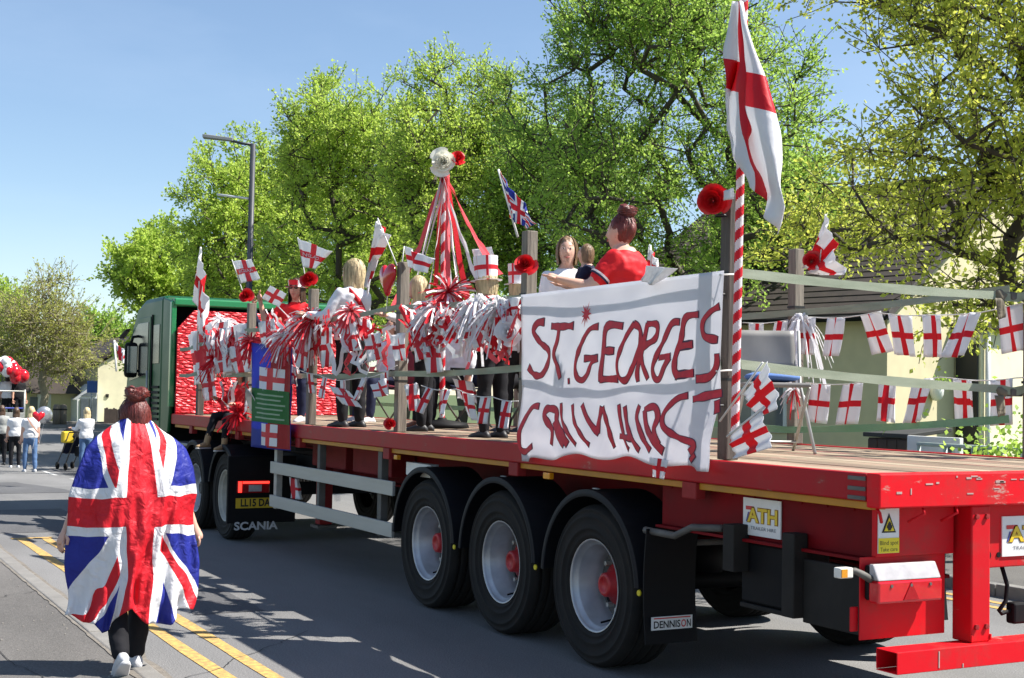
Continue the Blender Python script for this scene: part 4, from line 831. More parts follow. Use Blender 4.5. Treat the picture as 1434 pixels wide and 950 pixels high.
# street lamp beyond the trees' edge
lb = at(345, 560, 1, -5.6); lt = at(346, 206, 1, -5.6); lx = lb[0]; zt = lt[2]
SL = thing('street_lamp', (lx, -5.6, .1), 0, 'dark street lamp with flat head rising above the trees', 'street lamp'); m_lamp = mat('lamp_grey', (.03, .035, .045), .5, .15, 5)
MB().tube([(0, 0, 0), (0, 0, 1.2), (0, 0, 1.25), (0, 0, zt-.1)], [.11, .11, .085, .07], 12).build('column', m_lamp, SL, True)
dr = unit(np.array([.4, 1.0, 0]))
MB().tube([(0, 0, zt-.12), tuple(dr*.25+[0, 0, zt-.1]), tuple(dr*.55+[0, 0, zt-.04])], .035, 8).build('bracket', m_lamp, SL, True)
hd = MB(); p0, p1 = dr*.5, dr*1.25; sd_ = np.array([-dr[1], dr[0], 0])*.13
hd.add([tuple(p+s*sd_*k+np.array([0, 0, zt+dz])) for p, k, dz0 in ((p0, .6, -.06), (p1, 1., 0.)) for s in (-1, 1) for dz in (dz0, dz0+.09)], [(0, 1, 3, 2), (4, 6, 7, 5), (0, 4, 5, 1), (2, 3, 7, 6), (1, 5, 7, 3), (0, 2, 6, 4)]); fixn(hd.build('lamp_head', mat('lamp_head_grey', (.25, .26, .27), .4, .1, 5), SL, bevel=.015))
MB().tube([tuple(dr*.02+[0, 0, zt-1.5]), tuple(dr*.85+[0, 0, zt-1.42])], .03, 8).build('banner_arm', m_wframe, SL, True)
# overhead wires crossing high up on the right
for (a, b, k) in (((960, 20, -16), (1060, 5, -9), 0), ((1100, 262, -11), (1500, 262, -11), 1), ((1200, 308, -11), (1500, 316, -11), 2)):
    p, q = at(a[0], a[1], 1, a[2]), at(b[0], b[1], 1, b[2]); pts = [p+(q-p)*t-np.array([0, 0, .25*math.sin(PI*t)]) for t in np.linspace(0, 1, 14)]
    tag(MB().tube(pts, .014, 5).build('overhead_wire', m_black), ('thin dark cable crossing behind the big flag top', 'upper dark cable strung behind the sparse yellow-green tree', 'lower dark cable strung behind the sparse yellow-green tree')[k], 'cable', 'overhead cables')
# ------------------------------------------------------------------ cloth, flags, flowers, tassels
m_post = mat('weathered_post', (.10, .085, .07), .85, col2=(.27, .235, .19), scale=4, stretch=(8, 8, .7), bump=.5, bscale=14)
m_post_dark = mat('dark_post', (.045, .036, .03), .85, col2=(.12, .10, .085), scale=4, stretch=(8, 8, .7), bump=.5, bscale=14)
m_strap = mat('webbing_strap', (.20, .24, .17), .85, col2=(.34, .38, .29), scale=3, stretch=(1, 1, 6), bump=.3, bscale=90)
m_stick = mat('white_stick', (.68, .66, .62), .5, .1, 8)
m_eng = flag_mat('england_flag_cloth'); m_pen = flag_mat('england_pennant', .10, .075, .30, .12); m_union = union_mat('union_flag_cloth')
m_redcloth = plain_cloth('red_satin', (.62, .012, .025)); m_whitecloth = plain_cloth('white_cloth', (.78, .78, .80)); m_pink = plain_cloth('coral_ribbon', (.75, .09, .11), .4)
m_redfoil = mat('red_foam', (.60, .012, .018), .4, .2, 8, bump=.2); m_rosew = plain_cloth('cream_paper', (.86, .82, .72), .25, .15)
m_tie = mat('cable_tie', (.01, .01, .01), .5, .2, 8)
def bil(c, u, v):                                   # corners: top-left, top-right, bottom-right, bottom-left
    c = [np.array(q, float) for q in c]
    return (c[0]*(1-u)+c[1]*u)*v+(c[3]*(1-u)+c[2]*u)*(1-v)
def cloth(name, corners, m, parent, nu=18, nv=14, amp=.03, waves=2.2, ph=0., axis='u', sag=0., curl=0., smooth=True, thick=.0015, uvswap=False, fn=None):
    """hanging cloth between four corners, rippled along its normal"""
    c = [np.array(q, float) for q in corners]; n = np.cross(c[1]-c[0], c[3]-c[0]); n = n/(np.linalg.norm(n)+1e-9)
    def f(u, v):
        p = bil(c, u, v); w = u if axis == 'u' else 1-v
        a = amp*math.sin(2*PI*waves*w+ph+1.3*(v if axis == 'u' else u))*(.35+.65*(u if axis == 'u' else 1-v))+amp*.4*math.sin(2*PI*waves*2.3*w+ph*2+2*u+3*v)
        p = p+n*a; p[2] -= sag*math.sin(PI*u)*v*1.
        p = p+n*curl*u*u
        if fn: p = fn(p, u, v)
        return tuple(p)
    mb = MB().grid(f, nu, nv)
    if uvswap: mb.uv = {k: (b, a) for k, (a, b) in mb.uv.items()}
    o = mb.build(name, m, parent, smooth); o['cloth'] = 1; del o['cloth']
    md = o.modifiers.new('thickness', 'SOLIDIFY'); md.thickness = thick
    return o, f, n
def px4(pts, Y): return [at(x, y, 1, Y) for x, y in pts]
def flag(name, label, pts, Y, stick=None, m=None, amp=.03, waves=1.6, ph=0., text=None, group='small England flags', axis='u', sag=0., curl=0., cat='flag', nu=18, nv=14, rs=.006, tilt=None):
    """flag as four image points on the plane y = Y (tilt adds depth to each corner) with its stick"""
    c = px4(pts, Y)
    if tilt: c = [p+np.array([0, d, 0])*1. for p, d in zip(c, tilt)]
    b = np.array(c[3]) if stick is None else at(stick[0][0], stick[0][1], 1, Y)
    root = thing(name, tuple(b), 0, label, cat, group)
    cl, f, n = cloth('cloth', [rel(root, q) for q in c], m or m_eng, root, nu, nv, amp, waves, ph, axis, sag, curl)
    if stick is not None:
        p, q = rel(root, at(*stick[0], 1, Y-.004)), rel(root, at(*stick[1], 1, Y-.004)); MB().tube([p, q], rs, 6).build('stick', m_stick, root, True)
    if text:
        for d, nm in ((.006, 'lettering'), (-.006, 'lettering')):
            v, fs = text_verts(text, 1., .01); a = np.array(v); lo, hi = a.min(0), a.max(0)
            g = lambda x, y: tuple(np.array(f(.14+.72*(x-lo[0])/(hi[0]-lo[0]), .43+.14*(y-lo[1])/(hi[1]-lo[1])))+n*d)
            MB().add([g(x, y) for x, y, _ in v], fs).build(nm, m_whitecloth, cl)
    return root
def timber_post(label, x, y, z0, z1, w=.088, m=None, group='timber posts along the deck edge'):
    o = thing('timber_post', (x, y, z0), 0, label, 'post', group)
    mb = MB(); k = 6; h = z1-z0
    for i in range(k):
        a, b = h*i/k, h*(i+1)/k
    mb.poly([(-w/2, -w/2, 0), (w/2, -w/2, 0), (w/2, w/2, 0), (-w/2, w/2, 0)], (rnd.uniform(-.012, .012), 0, h)); mb.build('post', m or m_post, o, bevel=.006)
    for zz in (h*.30, h*.70): MB().box(-w/2-.004, w/2+.004, -w/2-.004, w/2+.004, zz-.008, zz+.008).build('cable_tie', m_tie, o)
    return o
def strap(label, pts, hgt=.052, group='webbing straps between the posts', m=None, sag=.015):
    P = [np.array(p, float) for p in pts]; o = thing('webbing_strap', tuple(P[0]), 0, label, 'strap', group); mb = MB()
    for a, b in zip(P, P[1:]):
        n = 10
        def g(u, v, a=a, b=b):
            p = a+(b-a)*u; p = p-P[0]; return (p[0]+.004*math.sin(u*9), p[1]+.008*math.sin(u*7+v), p[2]+(v-.5)*hgt*(.92+.08*math.sin(u*13))-sag*math.sin(PI*u))
        mb.grid(g, n, 1)
    mb.uv = {}
    w_ = mb.build('webbing', m or m_strap, o); md = w_.modifiers.new('t', 'SOLIDIFY'); md.thickness = .004
    return o
def rose(name, parent, c, r, m, face=(-.8, .5, .1), n=15, seed=0):
    """paper rose of overlapping curled petals opening towards `face`"""
    R = random.Random(seed); q = Vector(face).to_track_quat('Z', 'Y').to_matrix(); mb = MB()
    for k in range(n):
        t = (k+.4)/n; a0 = k*2.4+R.uniform(-.2, .2); wd = 1.0+.7*(1-t); jr = R.uniform(.9, 1.12)
        def g(u, v):
            a = a0+(u-.5)*wd*2*(.55+.45*math.sin(PI*min(v, .8))); rr = r*(.06+.90*t**.9)*jr*v**(.75)*(1-.10*abs(2*u-1)**3)+r*.02
            z = -r*.30+r*(.30+.62*(1-t))*v**1.15-r*.22*t*max(0, v-.7)*2+r*.07*math.sin(u*7+k)*v
            return tuple(q @ Vector((rr*math.cos(a), rr*math.sin(a), z))+Vector(c))
        mb.grid(g, 6, 5)
    mb.uv = {}; return mb.build(name, m, parent, True)
def pompom(name, label, c, r, mats, seed=0, n=150, droop=.6, group='tinsel pom-poms', part=None, w=.010):
    R = random.Random(seed); root = part or thing(name, c, 0, label, 'pom-pom', group); o0 = (0, 0, 0) if part is None else rel(part, c)
    for mi, m in enumerate(mats):
        mb = MB()
        for k in range(int(n*.75)//len(mats)):
            d = Vector((R.gauss(0, 1), R.gauss(0, 1), R.gauss(.15, 1))).normalized(); L = r*R.uniform(.6, 1.2); s = d.cross(Vector((R.gauss(0, 1), R.gauss(0, 1), R.gauss(0, 1)))).normalized()*w
            pts = [Vector(o0)+d*L*t-Vector((0, 0, droop*L*t*t)) for t in (0, .35, .7, 1.)]
            vs = []
            for p in pts: vs += [p-s, p+s]
            mb.add(vs, [(0, 1, 3, 2), (2, 3, 5, 4), (4, 5, 7, 6)])
        mb.build('strands', m, root)
    MB().ball(o0, r*.14, 6).build('core', mats[0], root, True)
    return root
def bunting(label, pts, n, m, size=(.20, .28), group='strings of England bunting', seed=0, gap=1., swing=.12):
    """string through pts with n cloth pennants; each pennant is a part"""
    R = random.Random(seed); P = [np.array(p, float) for p in pts]; root = thing('flag_bunting', tuple(P[0]), 0, label, 'bunting', group)
    seg = np.cumsum([0]+[np.linalg.norm(b-a) for a, b in zip(P, P[1:])]); tot = seg[-1]
    def pos(s):
        k = int(min(max(np.searchsorted(seg, s)-1, 0), len(P)-2)); t = (s-seg[k])/(seg[k+1]-seg[k]); L = seg[k+1]-seg[k]
        return P[k]+(P[k+1]-P[k])*t-np.array([0, 0, .035*L*math.sin(PI*min(max(t, 0), 1))])-P[0]
    MB().tube([pos(s) for s in np.linspace(0, tot, 24)], .004, 5).build('string', m_stick, root, True)
    for i in range(n):
        s = tot*(i+.5+R.uniform(-.05, .05))/n; w_ = min(size[0]*R.uniform(.92, 1.04), tot/n*.92); a, b = pos(s-w_/2), pos(s+w_/2); dn = np.array([R.gauss(0, .025), R.gauss(0, .05), -size[1]]); k = R.uniform(-swing, swing); dx = (b-a)/np.linalg.norm(b-a)*k*size[1]*.8
        cloth('pennant', [a, b, b+dn+dx, a+dn+dx], m, root, 10, 10, .010+.016*R.random(), R.uniform(.6, 1.5), R.uniform(0, 6), 'u', curl=R.uniform(-.03, .03))
    return root
def ribbon(name, pts, w, m, parent, twist=0.):
    P = [np.array(p, float) for p in pts]; mb = MB(); vs = []
    for i, p in enumerate(P):
        t = P[min(i+1, len(P)-1)]-P[max(i-1, 0)]; t = t/np.linalg.norm(t); a = .6+twist*i; s = np.cross(t, [math.cos(a), math.sin(a), .1]); s = s/np.linalg.norm(s)*w/2; vs += [p-s, p+s]
    mb.add(vs, [(2*i, 2*i+1, 2*i+3, 2*i+2) for i in range(len(P)-1)])
    return mb.build(name, m, parent, True)
def striped_pole(name, parent, p, q, r, pitch, n=14):
    """pole wrapped in red and white tape"""
    p, q = Vector(p), Vector(q); L = (q-p).length; k = int(L/pitch*n); mb = MB(); ax = (q-p).normalized(); x = ax.orthogonal().normalized(); y = ax.cross(x)
    vs = []; fs = []; ms = []
    for i in range(k+1):
        for j in range(n): a = 2*PI*j/n; vs.append(p+ax*(L*i/k)+(x*math.cos(a)+y*math.sin(a))*r*(1.04 if ((j-i) % n) < n/2 else 1.))
    for i in range(k):
        for j in range(n): fs.append((i*n+j, i*n+(j+1) % n, (i+1)*n+(j+1) % n, (i+1)*n+j)); ms.append(1 if ((j-i) % n) < n/2 else 0)
    mb.add(vs, fs); mb.m = ms
    return mb.build(name, [m_whitecloth, m_redcloth], parent, True)
# ------------------------------------------------------------------ people
m_skin = mat('skin', (.50, .27, .19), .5, .10, 14, spec=.35, bump=.05); m_skin2 = mat('skin_fair', (.60, .36, .27), .5, .08, 14, spec=.35, bump=.05)
def fabric(name, c, var=.12, bump=.45, rough=.85, sc=7): return mat(name, c, rough, var, sc, bump=bump, bscale=11, spec=.25)
f_white = fabric('white_shirt', (.72, .72, .74)); f_black = fabric('black_trousers', (.010, .010, .013), .3); f_denim = fabric('blue_denim', (.09, .16, .30), .25); f_red = fabric('red_shirt', (.62, .012, .018), .12, .6, .6)
f_navy = fabric('navy_jacket', (.012, .015, .04), .3); f_grey = fabric('grey_cardigan', (.30, .31, .30), .15); f_maroon = fabric('maroon_cloth', (.10, .008, .02), .2)
m_sole = mat('shoe_white', (.55, .55, .56), .6, .15, 20, bump=.2); m_shoe = mat('shoe_black', (.015, .015, .018), .5, .3, 20); m_boot = mat('suede_boot', (.33, .22, .12), .9, .15, 12, bump=.2); m_brown = mat('brown_leather', (.22, .09, .05), .6, .2, 12)
def hair_mat(name, c): return mat(name, np.array(c)*.55, .45, col2=np.array(c)*1.35, scale=11, stretch=(5, 5, .8), bump=.8, bscale=16, spec=.5)
h_red = hair_mat('auburn_hair', (.13, .020, .014)); h_blonde = hair_mat('blonde_hair', (.58, .46, .26)); h_brown = hair_mat('brown_hair', (.075, .04, .022)); h_dark = hair_mat('dark_hair', (.018, .012, .010)); h_light = hair_mat('light_brown_hair', (.24, .15, .08))
m_eye = mat('eye_white', (.75, .74, .72), .25, .02, 5); m_iris = mat('eye_dark', (.03, .02, .015), .2, .1, 5); m_lip = mat('lips', (.42, .10, .09), .45, .1, 10)
def remesh(mb, vox, sm=4):
    """one continuous skin round overlapping pieces"""
    me = mb.mesh('tmp', []); o = bpy.data.objects.new('tmp', me); COL.objects.link(o)
    a = o.modifiers.new('r', 'REMESH'); a.mode = 'VOXEL'; a.voxel_size = vox
    if sm: b = o.modifiers.new('s', 'SMOOTH'); b.factor = .5; b.iterations = sm
    ev = o.evaluated_get(bpy.context.evaluated_depsgraph_get()); t = ev.to_mesh()
    out = MB(); out.v = [tuple(v.co) for v in t.vertices]; out.f = [tuple(p.vertices) for p in t.polygons]; out.m = [0]*len(out.f)
    ev.to_mesh_clear(); bpy.data.objects.remove(o); bpy.data.meshes.remove(me); return out
def creased(mb, s=1., amp=.008):
    out = []
    for v in mb.v:
        n_ = mnoise.noise((v[0]*9/s, v[1]*9/s, v[2]*15/s))*amp+mnoise.noise((v[0]*24/s, v[1]*24/s+5, v[2]*30/s))*amp*.45; h = math.hypot(v[0], v[1])+1e-5
        out.append((v[0]+v[0]/h*n_, v[1]+v[1]/h*n_, v[2]+n_*.5))
    mb.v = out; return mb
def cap(mb, a, b, r0, r1, n=10):
    a, b = Vector(a), Vector(b); d = (b-a).normalized()
    mb.tube([a-d*r0*.7, a-d*r0*.4, a, a+(b-a)*.5, b, b+d*r1*.4, b+d*r1*.7], [r0*.55, r0*.88, r0, (r0+r1)/2*1.02, r1, r1*.88, r1*.55], n)
    return mb
def loft(mb, rings, n=16):
    """rings: (centre, side vector, front vector)"""
    vs = []; k = len(rings)
    for c, a, b in rings:
        c, a, b = Vector(c), Vector(a), Vector(b)
        for j in range(n): t = 2*PI*j/n; vs.append(c+a*math.cos(t)+b*math.sin(t))
    fs = [(i*n+j, i*n+(j+1) % n, (i+1)*n+(j+1) % n, (i+1)*n+j) for i in range(k-1) for j in range(n)]+[tuple(range(n))[::-1], tuple(range((k-1)*n, k*n))]
    return mb.add(vs, fs)
def V3(*a): return Vector(a)
DOWN = (0, 0, -1)
def person(label, pos, heading, H=1.65, top=None, legs=None, hair=None, skin=None, shoes=None, arms=None, leg=None, lean=0., hy=0., hp=0., hairstyle='short', vox=.016, sleeve=.55, build=1., sit=None, cat='person', group=None, extra=None, long_top=.0, face=True, parent_hat=None, skirt=False, boots=False, frizz=.05):
    """arms/leg: {'L': (upper dir, lower dir), 'R': ...} in the body's frame (x ahead, y left, z up); sit = seat height.
    The feet (or the seat) rest at pos z."""
    s = H/1.65; skin = skin or m_skin; B = build
    arms = arms or {'L': ((.05, .18, -1), (.25, .05, -1)), 'R': ((.05, -.18, -1), (.25, -.05, -1))}
    leg = leg or {'L': ((.05, .03, -1), (-.02, 0, -1)), 'R': ((-.03, -.03, -1), (-.06, 0, -1))}
    T, S_ = .41*s, .42*s
    foot = []
    for k in 'LR':
        a, b = Vector(leg[k][0]).normalized(), Vector(leg[k][1]).normalized(); foot.append((a*T+b*S_).z)
    pz = (sit+.10*s) if sit is not None else -min(foot)+.085*s
    pel = V3(0, 0, pz); sp = Matrix.Rotation(lean, 3, 'Y')
    up = lambda x, y, z: pel+sp @ V3(x*s, y*s, z*s)
    neck = up(0, 0, .50); hc = neck+sp @ V3(.025*s, 0, .120*s)
    Q = Matrix.Rotation(hy, 3, 'Z') @ Matrix.Rotation(hp+lean*.5, 3, 'Y')
    hd = lambda x, y, z: hc+Q @ V3(x*s, y*s, z*s)
    root = thing('person', pos, heading, label, cat, group)
    J = {}
    for k, sg in (('L', 1), ('R', -1)):
        sh = up(0, sg*.158*B**.5, .405); e = sh+Vector(arms[k][0]).normalized()*.275*s; w_ = e+Vector(arms[k][1]).normalized()*.235*s
        hip = up(0, sg*.085, -.02); kn = hip+Vector(leg[k][0]).normalized()*T; an = kn+Vector(leg[k][1]).normalized()*S_
        J[k] = dict(sh=sh, el=e, wr=w_, hip=hip, kn=kn, an=an, hd=Vector(arms[k][1]).normalized())
    sx = sp @ V3(0, 1, 0)*s; sf = sp @ V3(1, 0, 0)*s
    def torso(mb, g=1., z0=-.12, z1=.50):
        prof = [(-.14, .11, .085), (-.06, .165, .115), (.02, .170, .118), (.12, .150, .108), (.20, .140, .104), (.30, .160, .118), (.38, .170, .112), (.43, .135, .088), (.475, .078, .064), (.51, .052, .052)]
        pr = [(z, a, b) for z, a, b in prof if z0-.001 <= z <= z1+.03]
        return loft(mb, [(up(-.01 if z > .2 else 0, 0, z), sx*a*g*B, sf*b*g*B**1.2) for z, a, b in pr])
    def legs_(mb, g=0., cut=1.):
        for k in 'LR':
            j = J[k]; cap(mb, j['hip'], j['kn'], (.082*B+g)*s, (.056*B+g)*s); e = j['kn']+(j['an']-j['kn'])*cut
            m_ = j['kn']+(j['an']-j['kn'])*.35; cap(mb, j['kn'], m_, (.055*B+g)*s, (.054*B+g)*s); cap(mb, m_, e, (.054*B+g)*s, (.036*B+g*1.1+.018*(1-cut))*s)
        return mb
    def arms_(mb, g=0., cut=1.):
        for k in 'LR':
            j = J[k]; c1 = min(1, cut*2); cap(mb, j['sh'], j['sh']+(j['el']-j['sh'])*c1, (.050*B+g)*s, (.041*B+g)*s)
            if cut > .5: c2 = (cut-.5)*2; cap(mb, j['el'], j['el']+(j['wr']-j['el'])*c2, (.040*B+g)*s, (.027+g*.8)*s)
        return mb
    # body
    b = MB(); torso(b); legs_(b); arms_(b); cap(b, neck-sp @ V3(0, 0, .05*s), hc, .052*s, .050*s)
    b.ball((0, 0, 0), (.092*s, .074*s, .112*s), 12); nb_ = len(b.v); q0 = nb_-(2*12*11+2)
    b.v[q0:] = [tuple(hc+Q @ Vector(v)) for v in b.v[q0:]]
    cap(b, hd(.045, 0, -.06), hd(.05, 0, -.095), .045*s, .030*s); cap(b, hd(.085, 0, .01), hd(.102, 0, -.025), .010*s, .015*s)
    for sg in (1, -1): cap(b, hd(-.005, sg*.074, .015), hd(-.008, sg*.078, -.03), .014*s, .010*s)
    for k in 'LR':
        j = J[k]; cap(b, j['an'], j['an']+V3(.08*s, 0, -.055*s), .035*s, .030*s)
        j['pm'] = j['wr']+j['hd']*.075*s; cap(b, j['wr'], j['pm'], .026*s, .033*s)
    body = remesh(b, vox)
    for k, sg in (('L', 1), ('R', -1)):                        # four fingers and a thumb, softly curled
        j = J[k]; d = j['hd']; sd_ = d.cross(V3(0, 0, 1)); sd_ = sd_.normalized() if sd_.length > .2 else V3(1, 0, 0); pn = sd_.cross(d).normalized()
        curl = -sd_.cross(d)*0+V3(0, -sg, 0)*.55+V3(.25, 0, 0)
        for i, (o_, ln) in enumerate(((-.026, .062), (-.009, .074), (.009, .070), (.025, .055))):
            p = j['pm']+sd_*o_*s-d*.005*s; p1 = p+(d+curl*.25).normalized()*ln*.45*s; p2 = p1+(d*.8+curl*.7).normalized()*ln*.33*s; p3 = p2+(d*.45+curl).normalized()*ln*.28*s
            body.tube([p, p1, p2, p3], [.0095*s, .0088*s, .008*s, .0062*s], 7)
        p = j['wr']+d*.03*s-sd_*.028*s; p1 = p+(d*.7-sd_*.7+curl*.3).normalized()*.035*s; p2 = p1+(d-sd_*.1+curl*.4).normalized()*.032*s
        body.tube([p, p1, p2], [.0125*s, .011*s, .008*s], 7)
    body.build('body', skin, root, True)
    if face:
        for sg in (1, -1):
            MB().ball(hd(.080, sg*.031, .018), (.007*s, .011*s, .0045*s), 6).build('eye', m_eye, root, True); MB().ball(hd(.0855, sg*.031, .018), (.004*s, .0062*s, .0046*s), 6).build('iris', m_iris, root, True)
            MB().tube([hd(.086, sg*.016, .040), hd(.088, sg*.032, .045), hd(.076, sg*.050, .038)], .0024*s, 5).build('eyebrow', hair or h_brown, root, True)
        MB().tube([hd(.083, -.028, -.053), hd(.094, 0, -.063), hd(.083, .028, -.053)], [.0025*s, .0055*s, .0025*s], 6).build('mouth', m_lip, root, True)
    if legs is not None:
        g = MB(); torso(g, 1.05, -.15, .05); legs_(g, .012, .96 if not boots else .8)
        if skirt: loft(g, [(up(0, 0, .12), sx*.15*B, sf*.12*B), (up(0, 0, -.1), sx*.20*B, sf*.17*B), (up(0, 0, -.45), sx*.24*B, sf*.2*B)])
        creased(remesh(g, vox), s, .009).build('trousers', legs, root, True)
    if top is not None:
        g = MB(); torso(g, 1.12, -.06-long_top, .46); arms_(g, .014, sleeve)
        if long_top: loft(g, [(up(0, 0, .1), sx*.185*B, sf*.14*B), (up(0, 0, -.06-long_top), sx*.21*B, sf*.16*B)])
        creased(remesh(g, vox), s, .012).build('top', top, root, True)
    for k in 'LR':                                            # shoes
        j = J[k]; fd = V3(1, 0, 0); sh_ = (j['an']-j['kn']).normalized(); pitch = 0.
        if sh_.x < -.25: fd = V3(.75, 0, -.66)              # heel lifted behind
        if sit is not None and pos[2] < -5: pass
        side = V3(0, 1, 0); upv = fd.cross(side)*-1 if fd.cross(side).z < 0 else fd.cross(side); a = j['an']+fd*(-.045*s)-upv*.045*s
        g = MB(); loft(g, [(a+fd*x*s+upv*(h/2-.035)*s, side*w_*s, upv*h/2*s) for x, w_, h in ((-.03, .022, .05), (0, .034, .085), (.06, .038, .095), (.12, .044, .075), (.18, .045, .055), (.225, .034, .042), (.24, .015, .03))], 12)
        if boots: cap(g, j['an']-V3(0, 0, .03*s), j['an']+(j['kn']-j['an']).normalized()*.13*s, .048*s, .052*s)
        so = g.build('shoe', shoes or m_shoe, root, True)
        g = MB(); loft(g, [(a+fd*x*s-upv*.042*s, side*w_*s, upv*.012*s) for x, w_ in ((-.035, .024), (0, .038), (.12, .048), (.18, .049), (.23, .036), (.245, .016))], 12); g.build('sole', m_sole, so, True)
    if hair is not None:
        g = MB(); q0 = 0; g.ball((0, 0, 0), (.099*s, .086*s, .118*s), 12); g.v = [tuple(hc+Q @ (Vector(v)+V3(-.024*s, 0, .018*s))) for v in g.v]
        if hairstyle in ('long', 'bob', 'bunlong'):
            L = {'long': .30, 'bob': .16, 'bunlong': .13}[hairstyle]
            loft(g, [(hd(-.045, 0, .03), Q @ V3(0, .096, 0)*s, Q @ V3(.06, 0, 0)*s), (hd(-.06, 0, -.08), Q @ V3(0, .104, 0)*s, Q @ V3(.05, 0, 0)*s), (hd(-.07, 0, -.08-L*.6), Q @ V3(0, .10, 0)*s, Q @ V3(.045, 0, 0)*s), (hd(-.06, 0, -.08-L), Q @ V3(0, .05, 0)*s, Q @ V3(.03, 0, 0)*s)])
        if hairstyle in ('bun', 'bunlong'):
            for i in range(9): a = i*.7; c_ = hd(-.055+.030*math.cos(a), .034*math.sin(a), .150+.016*math.sin(a*1.7)); g.ball(c_, (.042*s, .044*s, .036*s), 6)
        if hairstyle == 'pony': loft(g, [(hd(-.09, 0, .05), Q @ V3(0, .03, 0)*s, Q @ V3(.03, 0, 0)*s), (hd(-.14, 0, 0), Q @ V3(0, .035, 0)*s, Q @ V3(.03, 0, 0)*s), (hd(-.13, 0, -.16), Q @ V3(0, .02, 0)*s, Q @ V3(.02, 0, 0)*s)])
        hm_ = remesh(g, vox*.8, 2); out = []
        for v in hm_.v:                                       # locks: ridges running down the hair
            p = Vector(v)-hc; a = math.atan2(p.y, p.x); n_ = (mnoise.noise((a*7, p.z*6/s, H))*.009+mnoise.noise((a*2.2, p.z*14/s, H*3))*.012)*s; out.append(tuple(Vector(v)+p.normalized()*n_))
        hm_.v = out; hm_.build('hair', hair, root, True)
        R = random.Random(int(H*1000)+len(label)); g = MB(); dn = {'long': .30, 'bob': .17, 'bunlong': .12, 'short': .07, 'bun': -.1, 'pony': .03}[hairstyle]
        for k in range(int(220+frizz*2500) if vox < .02 else 0):                 # loose strands lying over the hair
            a = R.uniform(.9, 2*PI-.9); el = R.uniform(.25, 1.45); pts = []
            for i in range(5):
                t = i/4; e2 = el+((-.55-el) if dn > 0 else (.2*0+1.35-el))*t; rr = 1.03+frizz*R.random()*(1 if i else .5); dz = -max(0, t-.55)/.45*max(0, dn)*R.uniform(.5, 1.05) if dn > 0 else 0
                pts.append(hd(-.024+.100*rr*math.cos(e2)*math.cos(a), .088*rr*math.cos(e2)*math.sin(a)*(1+.1*t), .018+.119*rr*math.sin(e2)+dz))
            w_ = V3(-math.sin(a), math.cos(a), 0)*R.uniform(.0015, .004)*s; vs = []
            for p in pts: vs += [p-w_, p+w_]
            g.add(vs, [(2*i, 2*i+1, 2*i+3, 2*i+2) for i in range(4)])
        if hairstyle in ('bun', 'bunlong') and vox < .02:
            for k in range(70):                                  # strands coiled round the bun
                a0, rr, zz, tl = R.uniform(0, 6.3), R.uniform(.045, .078), R.uniform(-.022, .026), R.uniform(-.35, .35); vs = []
                for i in range(7):
                    a = a0+i*.3; p = hd(-.055+rr*math.cos(a), rr*math.sin(a)*1.05, .152+zz+tl*.08*math.sin(a)); vs += [p-Q @ V3(0, 0, .0022*s), p+Q @ V3(0, 0, .0022*s)]
                g.add(vs, [(2*i, 2*i+1, 2*i+3, 2*i+2) for i in range(6)])
        if g.v: g.build('loose_strands', hair, root, True)
    return root, dict(J=J, hd=hd, hc=hc, up=up, s=s, Q=Q)
# ------------------------------------------------------------------ posts, straps, banner and flags on the trailer
PX = [1.33, 3.74, 6.04, 8.34, 10.45, 12.6]; PT = [2.93, 2.95, 2.90, 2.80, 2.76, 2.50]; YP = -.115
PL = ['dark timber post bearing the tall striped flagpole', 'timber post at the left end of the painted banner', 'timber post beside the red heart balloon', 'timber post under the red hat and England flag', 'timber post topped with a red paper rose', 'dark timber post nearest the foil headboard']
for x, z, l, k in zip(PX, PT, PL, range(6)): timber_post(l, x, YP, ZD+.002, z, .088, m_post_dark if k in (0, 5) else m_post)
FXs = [1.20, 3.5, 5.8, 8.1, 10.4, 12.6]; FL = ['weathered post at the far rear corner of the deck', 'weathered post with white streamers on the far side of the deck', 'third far-side post from the rear of the deck', 'fourth far-side post from the rear of the deck', 'fifth far-side post from the rear of the deck', 'far-side post nearest the cab']
for x, l, k in zip(FXs, FL, range(6)): timber_post(l, x, -2.4 if k else -2.43, ZD+.002, 2.95 if k else 3.03, .09)
ys = YP+.05
strap('upper webbing strap along the near side of the deck', [(PX[i], ys, z) for i, z in zip(range(6), (2.46, 2.46, 2.50, 2.46, 2.44, 2.32))]+[(13.45, ys, 2.28)])
strap('lower webbing strap along the near side of the deck', [(PX[i], ys, z) for i, z in zip(range(6), (1.95, 1.95, 1.92, 1.91, 1.93, 1.95))]+[(13.45, ys, 1.93)])
strap('upper webbing strap across the open rear of the deck', [(1.27, -.16, 2.475), (1.27, -2.24, 2.45), (1.22, -2.40, 2.46)], .058)
strap('lower webbing strap across the open rear of the deck', [(1.27, -.16, 1.955), (1.27, -2.24, 1.85), (1.22, -2.40, 1.86)], .058)
m_strapg = mat('green_strap', (.12, .30, .16), .8, col2=(.22, .38, .24), scale=3, bump=.3, bscale=90)
strap('upper webbing strap along the far side of the deck', [(1.31, -2.345, 2.50), (3.5, -2.345, 2.44), (5.8, -2.345, 2.46), (12.6, -2.345, 2.4)], .055)
strap('lower green strap along the far side of the deck', [(1.31, -2.345, 1.66), (3.5, -2.345, 1.52), (5.8, -2.345, 1.6), (12.6, -2.345, 1.6)], .055, m=m_strapg)
